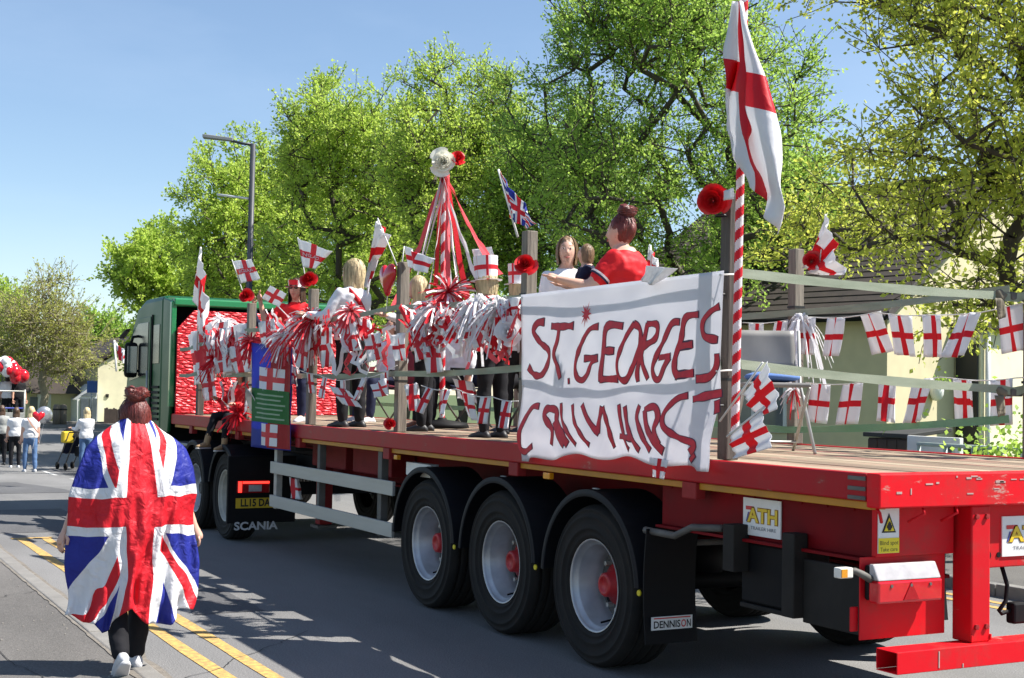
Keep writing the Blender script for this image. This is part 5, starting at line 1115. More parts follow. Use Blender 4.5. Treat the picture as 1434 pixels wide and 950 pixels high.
for zz, lab in ((2.45, 'knotted end of the upper rear strap with its ratchet'), (1.83, 'knotted end of the lower rear strap with its ratchet')):
    k = thing('strap_ratchet', (1.27, -2.24, zz), 0, lab, 'ratchet', 'strap ratchets at the rear corner'); R = random.Random(int(zz*10))
    g = MB()
    for i in range(5): g.ball((R.uniform(-.01, .01), R.uniform(-.05, .05), R.uniform(-.02, .02)), (.022, .035, .026), 6)
    remesh(g, .012, 3).build('knot', mat('worn_strap', (.16, .14, .10), .9, .25, 8, bump=.4), k, True)
    cloth('tail', [(-.02, .02, -.02), (-.02, .10, -.02), (-.03, .08, -.16), (-.03, .01, -.14)], MATS['worn_strap'], k, 6, 8, .01)
    MB().box(-.03, .03, -.15, -.05, -.025, .025).build('ratchet_body', m_steel, k, bevel=.008); MB().tube([(-.04, -.15, .03), (-.04, -.22, .05)], .012, 6).build('handle', m_redfoil, k, True)
# banner -------------------------------------------------------------------------------------
def ban_y(x, z):
    t = (2.48-z)/1.15; u = (3.6-x)/2.4
    sag = .035*math.sin(PI*u)*math.sin(PI*min(max(t, 0), 1))
    return .012+sag+.012*math.sin(x*9+z*3)*t+.010*math.sin((x+z*.8)*6.5+1)*max(0, t)+.006*math.sin((x-z*1.3)*13)*t*t+.02*mnoise.noise((x*2.3, 0, z*3))*t+.03*math.sin(x*16+4*z)*max(0, t-.72)+.05*max(0, min(1, (t-.6)/.25))
ban_c = [at(728, 413, 1, .02), at(1012, 379, 1, .02), at(1001, 661, 1, .02), at(733, 646, 1, .02)]
def ban_p(u, v):
    p = bil(ban_c, u, v)
    if v < .35 and .06 < u < .93: p[2] += .055*(1-v/.35)*math.sin(PI*(u-.06)/.87)**.6+.018*(1-v/.35)*math.sin(u*22)
    p[1] = ban_y(p[0], p[2]); return p
BN = thing('painted_banner', (2.4, .02, 1.3), 0, 'white cloth banner hand-painted ST. GEORGES in red, tied between two posts', 'banner')
bm = MB().grid(lambda u, v: tuple(rel(BN, ban_p(u, v))), 70, 44); bo = bm.build('cloth', plain_cloth('banner_sheet', (.80, .80, .85), .5, .15, 9), BN, True); bo.modifiers.new('t', 'SOLIDIFY').thickness = .0015
m_bred = mat('banner_paint', (.44, .006, .018), .6, .15, 26, col2=(.68, .02, .04)); m_bdark = mat('banner_outline', (.07, .015, .05), .6, .2, 9)
Z = lambda x, y: (720+x/3.168, 370+y/3.168)
LET = [('S', [[(134, 258), (104, 262), (86, 300), (120, 350), (160, 385), (158, 440), (128, 490), (92, 492), (66, 458)]], 22),
 ('T', [[(172, 276), (220, 278), (272, 274)], [(208, 290), (202, 340), (186, 400), (206, 460), (218, 506)]], 22), ('.', [[(256, 510), (257, 530)]], 10),
 ('G', [[(382, 278), (345, 290), (312, 350), (286, 440), (290, 498), (315, 516), (340, 490), (358, 440), (384, 420)], [(326, 420), (384, 416)]], 20),
 ('E', [[(496, 276), (424, 278), (414, 380), (404, 470), (402, 520)], [(420, 386), (462, 386)], [(402, 512), (476, 510)]], 22),
 ('O', [[(545, 266), (510, 330), (478, 430), (482, 500), (510, 516), (540, 460), (572, 360), (570, 290), (545, 266)]], 18),
 ('R', [[(600, 266), (585, 360), (560, 470), (562, 520)], [(600, 268), (640, 270), (636, 330), (585, 372), (580, 440), (604, 508)]], 18),
 ('G', [[(738, 258), (704, 266), (668, 350), (626, 450), (634, 504), (656, 510), (676, 460), (698, 414)], [(654, 416), (702, 408)]], 18),
 ('E', [[(818, 224), (764, 240), (748, 330), (726, 410), (724, 470), (740, 498)], [(740, 366), (796, 356)], [(730, 494), (800, 484)]], 22),
 ('S', [[(908, 188), (868, 214), (838, 260), (846, 320), (900, 336)], [(898, 400), (896, 450), (862, 500), (812, 510)]], 20),
 ('C', [[(126, 632), (96, 634), (66, 680), (44, 760), (42, 820), (66, 832), (104, 808)]], 20),
 ('N', [[(196, 800), (200, 740), (160, 680), (166, 644), (206, 650), (214, 700), (250, 760), (272, 800)], [(204, 700), (236, 770), (258, 800)]], 24),
 ('I', [[(228, 620), (236, 690), (272, 750), (304, 800)]], 16), ('V', [[(282, 626), (300, 700), (340, 764), (372, 802)]], 16),
 ('Y', [[(326, 626), (360, 690), (408, 752)], [(416, 636), (406, 700), (406, 750)], [(420, 636), (440, 710), (456, 780), (464, 812)]], 18),
 ('H', [[(484, 626), (498, 700), (530, 790), (548, 822)], [(508, 634), (530, 720), (580, 800), (600, 826)], [(500, 764), (560, 774)]], 15),
 ('I', [[(574, 630), (566, 680), (600, 750), (648, 826)]], 16), ('R', [[(604, 650), (622, 720), (660, 780), (702, 830)], [(604, 646), (650, 634), (672, 680), (660, 736), (688, 800)]], 22),
 ('S', [[(780, 584), (738, 600), (696, 660), (700, 720), (760, 770), (820, 800), (800, 836)]], 18), ('T', [[(804, 600), (856, 584), (912, 572)], [(896, 606), (904, 660)]], 22), ('.', [[(822, 846), (800, 872)]], 14)]
def stroke(pts, w, d, name, m, parent, close_=False):
    P = [np.array(at(*Z(*q), 1, .02)) for q in pts]; Q = []
    for i in range(len(P)-1):                          # smooth the hand-drawn line
        p0, p1, p2, p3 = P[max(i-1, 0)], P[i], P[i+1], P[min(i+2, len(P)-1)]
        for t in np.linspace(0, 1, 7)[:-1]: Q.append(.5*((2*p1)+(-p0+p2)*t+(2*p0-5*p1+4*p2-p3)*t*t+(-p0+3*p1-3*p2+p3)*t**3))
    Q.append(P[-1]); vs = []
    for i, p in enumerate(Q):
        t = Q[min(i+1, len(Q)-1)]-Q[max(i-1, 0)]; t = t/(np.linalg.norm(t)+1e-9); nrm = np.array([-t[2], 0, t[0]]); ww = w*(.95+.42*mnoise.noise((p[0]*14, p[2]*14, len(pts)*1.7)))
        for k in (-1, -.33, .33, 1):
            q = p+nrm*ww*k; q[1] = ban_y(q[0], q[2])+d; vs.append(tuple(rel(BN, q)))
    return MB().add(vs, [(4*i+j, 4*i+j+1, 4*i+j+5, 4*i+j+4) for i in range(len(Q)-1) for j in range(3)]).build(name, m, parent)
for ch_, strokes, w in LET:
    w_ = w/3.168/2/200*1.28; first = None
    for st_ in strokes:
        e1 = (np.array(st_[0])-np.array(st_[1])); e2 = (np.array(st_[-1])-np.array(st_[-2])); e1 = e1/np.linalg.norm(e1)*4; e2 = e2/np.linalg.norm(e2)*4
        ol = [tuple(np.array(st_[0])+e1)]+st_[1:-1]+[tuple(np.array(st_[-1])+e2)]
        o = stroke(ol, w_+.005, .0035, 'letter_outline', m_bdark, first or bo)
        if len(st_) == 2: st_ = [st_[0], tuple((np.array(st_[0])+np.array(st_[1]))/2), st_[1]]
        q = stroke(st_, w_, .0055, 'painted_letter', m_bred, bo)
sp_ = MB(); c0 = at(*Z(326, 222), 1, .02)
vs = []; R = random.Random(3)
for i in range(22): a = 2*PI*i/22; r = (.085 if i % 2 else .035)*R.uniform(.7, 1.15); x, z = c0[0]+r*.85*math.cos(a), c0[2]+r*math.sin(a); vs.append(tuple(rel(BN, (x, ban_y(x, z)+.006, z))))
sp_.add(vs, [tuple(range(22))]).build('paint_splash', m_bred, bo)
for u, v in ((.01, .98), (.99, .98), (.99, .5), (.01, .45)): p = rel(BN, ban_p(u, v)); MB().tube([p+np.array([0, .01, 0]), p+np.array([.0, -.12, .01])], .006, 6).build('tie_cord', m_stick, BN, True)
# tall flagpole with the big flag -----------------------------------------------------------------
pb, pt_ = at(1030, 618, 1, -.04), at(1043, -6, 1, -.04); pb[1] = pt_[1] = -.035
FP = thing('striped_flagpole', tuple(pb), 0, 'tall flagpole wrapped in red and white tape with a big England flag', 'flagpole')
striped_pole('pole', FP, rel(FP, pb), rel(FP, pt_), .023, .115)
def bigflag(u, v):                                   # furled cloth hanging down from the top of the pole
    t = 1-v; px = np.interp(t, [0, .2, .45, .7, .85, 1], [1036, 1033, 1024, 1014, 1030, 1062]); pr_ = np.interp(t, [0, .2, .45, .7, .9, 1], [1050, 1062, 1078, 1090, 1097, 1090])
    py = 4+t*np.interp(u, [0, .35, 1], [255, 262, 326]); x = px+(pr_-px)*(u+.22*math.sin(u*PI*4.4+t*2.5+1.2*mnoise.noise((u*2, t*3, 0)))*min(1, t*3))*1.04
    p = at(x, py, 1, .0); p[1] = .04+.06*math.cos(u*PI*4.2+t*2)*min(1, t*2+.2)+.02*math.sin(u*9+t*4)+.07*mnoise.noise((u*4, t*5, 2))*t; return tuple(rel(FP, p))
bf = MB().grid(bigflag, 34, 40); bf.uv = {k: (b, 1-a) for k, (a, b) in bf.uv.items()}
fo = bf.build('flag_cloth', flag_mat('big_flag_cloth', .08, .10, .4, .35, 9, .60), FP, True); fo.modifiers.new('t', 'SOLIDIFY').thickness = .0015
rose('red_rose', FP, rel(FP, at(998, 281, 1, .02)), .115, m_redfoil, (-.7, .7, -.15), 14, 3)
cloth('label_card', [rel(FP, at(x, y, 1, .03)) for x, y in ((1013, 268), (1027, 263), (1027, 279), (1013, 281))], m_whitecloth, FP, 4, 4, .004)
for zz in (2.80, 2.35, 1.72): MB().lathe([(.030, -.006), (.034, 0), (.030, .006)], tuple(rel(FP, (1.315, -.035, zz))), 2, 12).build('cable_tie', m_tie, FP)
flag('england_flag', 'England flag on a stick at the foot of the striped pole, the upper of two', [(1073, 506), (1092, 573), (1060, 586), (1040, 553)], .09, ((1008, 590), (1068, 508)), amp=.02, group='flags at the rear post')
flag('england_flag', 'England flag at the foot of the striped pole, the lower of two', [(1065, 575), (1083, 627), (1028, 643), (1021, 606)], .11, ((1018, 612), (1070, 570)), amp=.015, group='flags at the rear post')
flag('england_flag', 'small crumpled England flag hanging below the painted banner', [(910, 640), (938, 645), (930, 672), (914, 668)], .09, amp=.012, group='flags at the rear post')
flag('paper_windmill', 'small white paper flag tucked behind the banner top edge', [(903, 372), (942, 376), (915, 400), (897, 392)], .05, amp=.03, waves=2, cat='flag', group='flags tucked on the banner', m=m_whitecloth)
flag('england_flag', 'furled white flag behind the red shirt woman', [(908, 342), (921, 368), (920, 388), (903, 390)], -.5, ((911, 344), (913, 395)), amp=.02, waves=2.5, group='flags tucked on the banner')
# bunting on the far side
z2 = lambda px, py, Y=-2.36: at(px, py, 1, Y)
bunting('upper row of England bunting along the far side of the deck', [z2(1040, 452), z2(1124, 443), z2(1230, 437), z2(1300, 441), z2(1434, 424), z2(1500, 410)], 10, m_pen, (.20, .29), seed=2, swing=.22)
bunting('lower row of England bunting along the far side of the deck', [z2(1128, 536), z2(1236, 530), z2(1320, 528), z2(1434, 528), z2(1500, 525)], 7, m_pen, (.20, .30), seed=4, swing=.2)
flag('england_flag', 'furled England flag on the far side post above the straps', [(1156, 298), (1180, 385), (1140, 385), (1124, 372)], -2.35, ((1146, 385), (1156, 300)), amp=.05, waves=2.2, group='flags on the far side')
tn = thing('paper_rose', tuple(at(1137, 366, 1, -2.3)), 0, 'red paper rose on the far side post under a furled flag', 'paper rose', 'red paper roses'); rose('petals', tn, (0, 0, 0), .085, m_redfoil, (-.8, .6, 0), 12, 8)
pompom('streamer_tassel', 'bunch of white streamers hanging on the far side post', tuple(at(1120, 445, 1, -2.3)), .26, [m_whitecloth], 5, 70, 1.6, 'white streamers')
pompom('streamer_tassel', 'small white streamer bunch tied low on the far side post', tuple(at(1112, 545, 1, -2.25)), .11, [m_whitecloth, m_redcloth], 6, 40, 1.0, 'white streamers')
# grey folding chair
CH = thing('folding_chair', (2.3, -1.2, ZD), math.radians(155), 'grey plastic folding chair near the rear of the deck', 'chair'); m_chair = mat('chair_grey', (.20, .195, .185), .5, .1, 6); m_cleg = mat('chair_leg', (.42, .42, .40), .4, .1, 6, metal=.4)
cloth('backrest', [(-.20, -.20, .82), (-.20, .20, .82), (-.17, .21, .56), (-.17, -.21, .56)], m_chair, CH, 12, 6, .006, .5, thick=.02); MB().box(-.17, .22, -.215, .215, .43, .46).build('seat', m_chair, CH, bevel=.012)
for sg in (-1, 1):
    MB().tube([(-.21, sg*.235, .82), (-.15, sg*.235, .45), (.24, sg*.235, .0)], .012, 8).build('leg', m_cleg, CH, True); MB().tube([(.16, sg*.215, .43), (-.24, sg*.215, .0)], .012, 8).build('leg', m_cleg, CH, True)
MB().tube([(-.17, -.215, .06), (-.17, .215, .06)], .009, 6).build('stretcher', m_cleg, CH, True)
cb = thing('blue_cushion', (2.3, -1.2, ZD+.462), math.radians(155), 'blue cushion lying on the grey folding chair', 'cushion'); g = MB().ball((.02, 0, .035), (.19, .19, .04), 8); g.build('pad', mat('cushion_blue', (.08, .16, .38), .8, .2, 6, bump=.3), cb, True)
# flags, hats, roses along the near side
flag('england_flag', 'tall furled England flag at the front corner by the headboard', [(281, 346), (289, 440), (286, 490), (270, 400)], -.02, ((276, 492), (281, 346)), amp=.05, waves=2.4, ph=1, rs=.012, nu=24, nv=24)
flag('england_flag', 'small flag lettered ENGLAND above the red rose post', [(326, 366), (354, 363), (366, 391), (336, 397)], -.05, ((341, 412), (325, 364)), text='ENGLAND', amp=.022, ph=.6)
flag('england_flag', 'fluttering flag lettered ENGLAND above the red hat', [(417, 334), (463, 352), (444, 377), (424, 374)], -.05, ((429, 396), (417, 333)), text='ENGLAND', amp=.022, ph=2)
flag('england_flag', 'square England hand flag held up by the child', [(378, 400), (402, 412), (391, 431), (366, 418)], -.1, ((408, 448), (388, 428)), amp=.008, group='small England flags')
flag('england_flag', 'long hanging England flag at the post with the heart balloon', [(528, 306), (541, 330), (520, 372), (512, 415)], -.04, ((556, 372), (529, 306)), amp=.04, waves=2, ph=.4, nu=22, nv=22)
flag('england_flag', 'curved England flag between the heart balloon and maypole', [(568, 345), (604, 362), (600, 383), (566, 373)], -.1, ((561, 385), (566, 345)), amp=.05, waves=.8, ph=1)
flag('union_flag', 'Union flag on a stick leaning from the banner post', [(699, 240), (752, 314), (742, 322), (714, 306)], -.06, ((725, 332), (698, 238)), m=m_union, amp=.03, waves=1.8, group='union flags', rs=.01)
for px, py, r, lab, sd2, mm, Y in ((344, 414, .13, 'red paper rose crowning the post near the cab', 4, m_redfoil, -.03), (735, 370, .12, 'red paper rose on the post at the banner top left', 5, m_redfoil, -.0), (432, 391, .13, 'red paper rose on the post beside the woman in sunglasses', 6, m_redfoil, -.03)):
    tn = thing('paper_rose', tuple(at(px, py, 1, Y)), 0, lab, 'paper rose', 'red paper roses'); rose('petals', tn, (0, 0, 0), r*.8, mm, (-.75, .6, .25), 14, sd2)
tn = thing('heart_balloon', tuple(at(543, 389, 1, -.03)), 0, 'red foil heart balloon on the post beside the blonde woman', 'balloon'); hb2 = MB()
def heart(u, v):
    a = 2*PI*u; b = PI*(v-.5); x = .16*math.sin(a)**3; z = .01*(13*math.cos(a)-5*math.cos(2*a)-2*math.cos(3*a)-math.cos(4*a)); k = math.cos(b); return (x*k, .05*math.sin(b), z*k)
hb2.grid(heart, 30, 10); hb2.uv = {}; hb2.build('foil', mat('balloon_red', (.55, .008, .02), .2, .1, 6, coat=.5), tn, True); MB().tube([(0, 0, -.16), (.02, 0, -.3)], .003, 5).build('string', m_stick, tn)
pompom('pom_pom', 'red tinsel pom-pom beside the headboard', tuple(at(333, 580, 1, .0)), .22, [m_redcloth], 11, 130, .4)
pompom('pom_pom', 'white tinsel bunch tied near the red headboard', tuple(at(308, 450, 1, -.25)), .26, [m_whitecloth], 12, 130, .5)
pompom('pom_pom', 'red and white tinsel pom-pom hiding the child', tuple(at(352, 478, 1, .02)), .20, [m_redcloth, m_pink], 13, 140, .5)
pompom('pom_pom', 'white streamer bunch above the towel', tuple(at(400, 470, 1, .05)), .28, [m_whitecloth, m_whitecloth, m_pink], 14, 160, .7)
pompom('pom_pom', 'large red and white pom-pom in front of the woman in sunglasses', tuple(at(438, 448, 1, .03)), .30, [m_pink, m_whitecloth, m_redcloth], 15, 240, .6)
pompom('pom_pom', 'coral pom-pom held by the blonde woman', tuple(at(492, 437, 1, -.02)), .18, [m_pink, m_pink, m_whitecloth], 16, 200, .5)
pompom('pom_pom', 'red and white tinsel pom-pom under the maypole', tuple(at(628, 410, 1, -.15)), .24, [m_redcloth, m_whitecloth, m_pink], 17, 200, .3)
pompom('pom_pom', 'white tinsel bunch beside the top hats', tuple(at(668, 425, 1, -.0)), .24, [m_whitecloth], 18, 150, .8)
pf2 = thing('paper_flower', tuple(at(712, 465, 1, .05)), 0, 'white paper flower tied at the left edge of the banner', 'paper flower'); rose('petals', pf2, (0, 0, 0), .12, m_whitecloth, (-.7, .7, 0), 12, 9)
tn = thing('paper_rose', tuple(at(546, 594, 1, -.02)), 0, 'small red paper rose at the foot of the post', 'paper rose', 'red paper roses'); rose('petals', tn, (0, 0, 0), .07, m_redfoil, (-.7, .7, .2), 10, 19)
# hanging flags tied along the near straps
def hang(pts, Y, lab, ph=0., m=None): return flag('england_flag', lab, pts, Y, amp=.03, waves=1.4, ph=ph, m=m or m_pen, group='England flags hung along the near straps', nu=12, nv=12)
for pts, lab, ph in ((((292, 478), (318, 474), (324, 520), (300, 524)), 'England flag hung beside the foil headboard', 0), (((318, 488), (345, 480), (352, 520), (328, 524)), 'England flag hung left of the towel', 1), (((280, 520), (300, 515), (306, 560), (286, 562)), 'white and red flag low by the headboard', 2),
    (((470, 455), (500, 452), (506, 490), (478, 495)), 'England flag hung under the coral pom-pom', .5), (((448, 460), (468, 458), (466, 512), (450, 516)), 'England flag hung left of the coral pom-pom', 1.8), (((508, 470), (534, 466), (540, 500), (516, 508)), 'England flag hung right of the coral pom-pom', 2.6),
    (((548, 470), (566, 466), (572, 504), (552, 506)), 'England flag hung at the post by the heart balloon', 3), (((572, 462), (596, 456), (604, 500), (580, 508)), 'England flag hung just right of the heart balloon post', .3), (((600, 440), (640, 450), (652, 478), (616, 470)), 'England flag draped under the maypole pom-pom', 1.1),
    (((640, 452), (672, 440), (690, 478), (660, 492)), 'England flag draped left of the top hats', 2.1), (((566, 540), (586, 536), (588, 575), (570, 576)), 'England flag hung from the lower strap by the post', .7), (((460, 540), (492, 548), (510, 572), (478, 566)), 'England flag hung from the lower strap by the blonde woman', 1.6),
    (((520, 540), (540, 530), (548, 552), (524, 558)), 'England flag hung from the lower strap between the posts', 2.9), (((404, 668), (418, 672), (420, 700), (406, 698)), 'England flag hanging below the deck behind the guard rail', .2)):
    hang(pts, .03 if 'below' not in lab else -.12, lab, ph)
bunting('string of England bunting drooping from the lower near strap', [at(590, 540, 1, .0), at(640, 545, 1, .0), at(690, 556, 1, .02), at(726, 562, 1, .0)], 5, m_pen, (.16, .20), seed=9)
bunting('string of England bunting looped between the blonde woman and the post', [at(400, 505, 1, .02), at(445, 525, 1, .02), at(500, 530, 1, .0), at(556, 512, 1, .0)], 6, m_pen, (.16, .2), seed=12)
# towel over the front strap
TW_ = thing('towel', tuple(at(380, 632, 1, .06)), 0, 'printed towel of blue and red halves hanging over the deck edge', 'towel')
tc4 = [rel(TW_, at(x, y, 1, .06)) for x, y in ((352, 480), (411, 488), (405, 632), (350, 626))]
m_tblue, m_tred, m_tgreen = plain_cloth('towel_blue', (.04, .08, .50), .55), plain_cloth('towel_red', (.65, .012, .02), .55), plain_cloth('towel_green', (.03, .26, .05), .55)
tcl, tf, tn_ = cloth('cloth', tc4, m_tblue, TW_, 16, 30, .02, 1.3, .5)
def patch(name, u0, u1, v0, v1, m, d=.006, uvm=False):
    mb = MB().grid(lambda u, v: tuple(np.array(tf(u0+(u1-u0)*u, v0+(v1-v0)*v))+tn_*d*(1 if tn_[1] > 0 else -1)), 12, 12)
    if not uvm: mb.uv = {}
    return mb.build(name, m, tcl, True)
patch('red_half', .5, .985, .012, .99, m_tred, .004); patch('flag_print', .22, .80, .56, .78, flag_mat('towel_flag_print', .10, .12, .2), .008, True); patch('flag_print', .30, .72, .03, .24, MATS['towel_flag_print'], .008, True)
gp = MB()
gp.grid(lambda u, v: tuple(np.array(tf(.03+.94*u if abs(v-.5) > .36 or True else 0, .25+.32*v))+tn_*.010*(1 if tn_[1] > 0 else -1)), 12, 10); gp.uv = {}; gp.build('green_panel', m_tgreen, tcl, True)
for i in range(6): patch('print_line', .16+.03*(i % 2), .84-.04*((i*2) % 3), .285+.045*i, .300+.045*i, m_whitecloth if False else mat('faded_print', (.25, .38, .24), .8, .1, 9), .013)
# maypole
mp_b, mp_t = np.array([7.6, -1.25, ZD]), at(622, 236, 1, -1.25)
MP = thing('maypole', tuple(mp_b), 0, 'striped maypole with ribbons and paper roses at its top', 'maypole'); tt = rel(MP, mp_t); striped_pole('pole', MP, (0, 0, .02), tt, .028, .20)
MB().lathe([(0, 0), (.28, 0), (.26, .05), (.05, .08), (.04, .1)], (0, 0, 0), 2, 20).build('base', m_black, MP, True)
rose('white_rose', MP, rel(MP, at(620, 226, 1, -1.15)), .155, m_rosew, (-.85, .5, 0), 16, 21); rose('red_rose', MP, rel(MP, at(641, 222, 1, -1.3)), .11, m_redfoil, (-.6, .2, .4), 12, 22)
R = random.Random(9)
for (px, py, Y, m) in ((548, 435, -.3, m_pink), (560, 462, -.2, m_whitecloth), (575, 428, -.5, m_whitecloth), (600, 410, -.7, m_whitecloth), (626, 395, -.7, m_pink), (630, 330, -1.0, m_pink), (640, 455, -.7, m_whitecloth), (648, 440, -.6, m_whitecloth), (688, 362, -.8, m_pink), (676, 410, -.6, m_whitecloth), (700, 385, -.9, m_pink), (655, 420, -1.6, m_redcloth), (610, 400, -1.9, m_redcloth)):
    e = rel(MP, at(px, py, 1, Y)); s0_ = tt+np.array([R.uniform(-.04, .04), R.uniform(-.04, .04), -.03]); pts = [s0_+(e-s0_)*t-np.array([0, 0, .12*math.sin(PI*t)*R.uniform(.2, 1)]) for t in np.linspace(0, 1, 9)]
    ribbon('ribbon', pts, .065, m, MP, R.uniform(-.15, .15))

for pts, lab, ph, Y in ((((300, 455), (322, 448), (318, 486), (298, 492)), 'crumpled England flag under the white tinsel by the headboard', .4, -.1), (((362, 452), (386, 446), (392, 484), (366, 490)), 'England flag hung above the towel', 1.2, .06), (((412, 470), (436, 474), (430, 520), (414, 512)), 'white and red flag hung right of the towel', 2.2, .05),
    (((500, 440), (520, 452), (524, 476), (502, 470)), 'England flag tucked behind the coral pom-pom', .9, -.08), (((590, 470), (618, 476), (622, 520), (596, 524)), 'England flag hung in front of the white shirt', 1.5, .02), (((660, 350), (690, 346), (700, 372), (668, 378)), 'England flag waved in front of the top hats', 2.4, -1.6),
    (((700, 420), (726, 416), (728, 446), (704, 452)), 'England flag tucked beside the banner post', 3.1, .0), (((632, 530), (664, 536), (668, 566), (640, 558)), 'England flag hung from the lower strap near the brown boots', .1, -.3)):
    hang(pts, Y, lab, ph)
pompom('pom_pom', 'white and red tinsel bunch on the strap left of the top hats', tuple(at(610, 432, 1, .0)), .22, [m_whitecloth, m_redcloth, m_whitecloth], 31, 160, .6)
pompom('pom_pom', 'white tinsel bunch tied to the strap right of the top hats', tuple(at(700, 428, 1, .0)), .22, [m_whitecloth], 32, 140, .8)
pompom('pom_pom', 'red tinsel bunch on the strap by the headboard', tuple(at(300, 505, 1, .0)), .20, [m_redcloth], 33, 110, .6)

def streamers(lab, px0, px1, py, Y, n, seed, drop=.25):
    """looped crepe paper ribbons tied along a strap"""
    R = random.Random(seed); a, b = at(px0, py, 1, Y), at(px1, py, 1, Y); root = thing('paper_streamers', tuple(a), 0, lab, 'streamers', 'crepe streamers tied along the straps')
    for k in range(n):
        t0, t1 = R.random(), R.random(); p, q = (b-a)*t0+[0, R.uniform(-.06, .06), R.uniform(-.04, .10)], (b-a)*t1+[0, R.uniform(-.06, .08), R.uniform(-.1, .08)]; d = drop*R.uniform(.3, 1.2); tail = R.random() < .4
        pts = [p+(q-p)*t*(.3 if tail else 1)+np.array([R.gauss(0, .012), R.gauss(0, .02), -d*(t*1.2 if tail else math.sin(PI*t))]) for t in np.linspace(0, 1, 9)]
        ribbon('streamer', pts, R.uniform(.02, .05), R.choice([m_whitecloth, m_whitecloth, m_redcloth, m_pink]), root, R.uniform(-.5, .5))
    return root
streamers('tangle of red and white streamers by the foil headboard', 285, 345, 470, .0, 22, 1, .35)
streamers('low tangle of streamers beside the seated child', 285, 345, 540, -.02, 14, 2, .3)
streamers('tangle of streamers across the woman in sunglasses', 380, 470, 445, .03, 26, 3, .3)
streamers('tangle of streamers between the blonde woman and heart balloon', 470, 560, 470, .0, 20, 4, .3)
streamers('tangle of streamers under the maypole', 565, 660, 440, .0, 28, 5, .3)
streamers('tangle of streamers in front of the top hats', 650, 732, 435, .02, 26, 6, .35)

for pts, lab, ph in ((((262, 470), (300, 452), (306, 530), (270, 540)), 'large England flag draped at the front corner of the straps', .3), (((306, 462), (346, 452), (350, 516), (312, 530)), 'large England flag draped between the tinsel and the towel', 1.9)):
    flag('england_flag', lab, pts, -.06, amp=.05, waves=1.7, ph=ph, group='England flags hung along the near straps', nu=20, nv=20)
# ------------------------------------------------------------------ the woman in the Union flag
WX_, WY_ = 3.62, 2.72
W, wi = person('woman walking away wrapped in a Union flag, auburn hair in a bun', (WX_, WY_, .03), math.radians(2), 1.66, f_black, f_black, h_red, m_skin2, m_sole, hairstyle='bunlong', vox=.013, build=1.12, sleeve=.45,
    arms={'L': ((.04, .55, -1), (-.12, .42, -1)), 'R': ((.04, -.55, -1), (-.12, -.42, -1))}, leg={'L': ((.03, .02, -1), (-.55, -.02, -1)), 'R': ((.16, -.02, -1), (.02, .05, -1))}, hy=.1)
def cape(u, v):
    s = u*2-1; t = 1-v; z = 1.545-(1.545-.30)*t
    w_ = float(np.interp(t, [0, .06, .13, .25, .38, .6, .8, 1.], [.17, .24, .295, .345, .385, .385, .385, .38]))
    dep = float(np.interp(t, [0, .1, .3, .6, 1], [.12, .20, .25, .25, .20]))
    fold = (.045*mnoise.noise((s*1.7, t*1.6, 3.1))+.06*mnoise.noise((s*4.5+t, t*2.2, 8.))*(.3+t)+.036*mnoise.noise((s*10+t*2, t*5, 1.))*(.3+t)+.012*mnoise.noise((s*5, t*12, 5.)))
    x = -dep*math.cos(s*1.25)**.8+.03+fold*.9-.02*t*t*(1-s*s)
    y = -w_*s*(1.02-.02*math.cos(s*9))+.018*math.sin(t*9+s*4)*t+.05*s*mnoise.noise((t*4, s*.5, 3.))*(.3+t)
    hem = max(0., t-.72)/.28; z += hem*(.045*math.cos(s*7.5)+.09*mnoise.noise((s*3.3, 9., 2.))+.02); x += hem*(.11*mnoise.noise((s*4, 2., 7.))+.05*mnoise.noise((s*9, t*4, 7.)))
    if t < .1: z += (.1-t)*.5*(1-abs(s))*.3; x += .02*(.1-t)*10
    z += .05*abs(s)**2*(-1)*max(0, .16-t)/.16*1.6
    return (x, y, z)
cp = MB().grid(cape, 60, 76)
def warp(a, b):                                     # the cloth is bunched, so its print runs crooked towards the hem
    t = 1-b; k = .08+t*t*1.1
    return (.5-(t-.457)*.82+.05*k*mnoise.noise((a*3.2, t*3, 4.))+.02*mnoise.noise((a*9, t*8, 2.))*t, .5+(a-.5)*.93+.09*k*mnoise.noise((a*2.6+3, t*3.2, 9.))+.025*mnoise.noise((a*8, t*7, 6.))*t)
cp.uv = {k: warp(a, b) for k, (a, b) in cp.uv.items()}
co = cp.build('union_flag_cape', union_mat('cape_union_flag', .22, .85, 13, 50), W, True); co.modifiers.new('t', 'SOLIDIFY').thickness = .002; co['label'] = 'Union flag worn as a cape with rumpled hem'
hc_ = wi['hd']; MB().lathe([(.046, -.008), (.052, 0), (.046, .008)], tuple(hc_(-.055, 0, .125)), 2, 20).build('hair_band', mat('gold_band', (.55, .38, .12), .4, .1, 10, metal=.5), W, True)

# ------------------------------------------------------------------ people on the trailer
D_ = ZD-.003
def deck(px, py, Y): q = at(px, py, 1, Y); return (float(q[0]), Y)
def hat_top(P, info, m, h=.20, r=.105, tilt=0.):
    hd = info['hd']; s = info['s']; g = MB(); Q = info['Q']; n = 28
    prof = [(r*1.45, .025), (r*1.02, .022), (r, .035), (r*1.12, .035+h), (0, .035+h)]
    o = MB(); vs = []
    def f(u, v):
        a = 2*PI*u; k = v*(len(prof)-1); i = min(int(k), len(prof)-2); t = k-i; rr = prof[i][0]+(prof[i+1][0]-prof[i][0])*t; z = prof[i][1]+(prof[i+1][1]-prof[i][1])*t
        return tuple(hd((rr*math.cos(a)-.02), rr*math.sin(a)*.92, z))
    o.grid(f, n, 12); o.uv = {k: ((a*3+.35) % 1., .03 if b < .5 or b > .76 else .08+(b-.5)*3.4) for k, (a, b) in o.uv.items()}
    return o.build('hat', m, P, False)
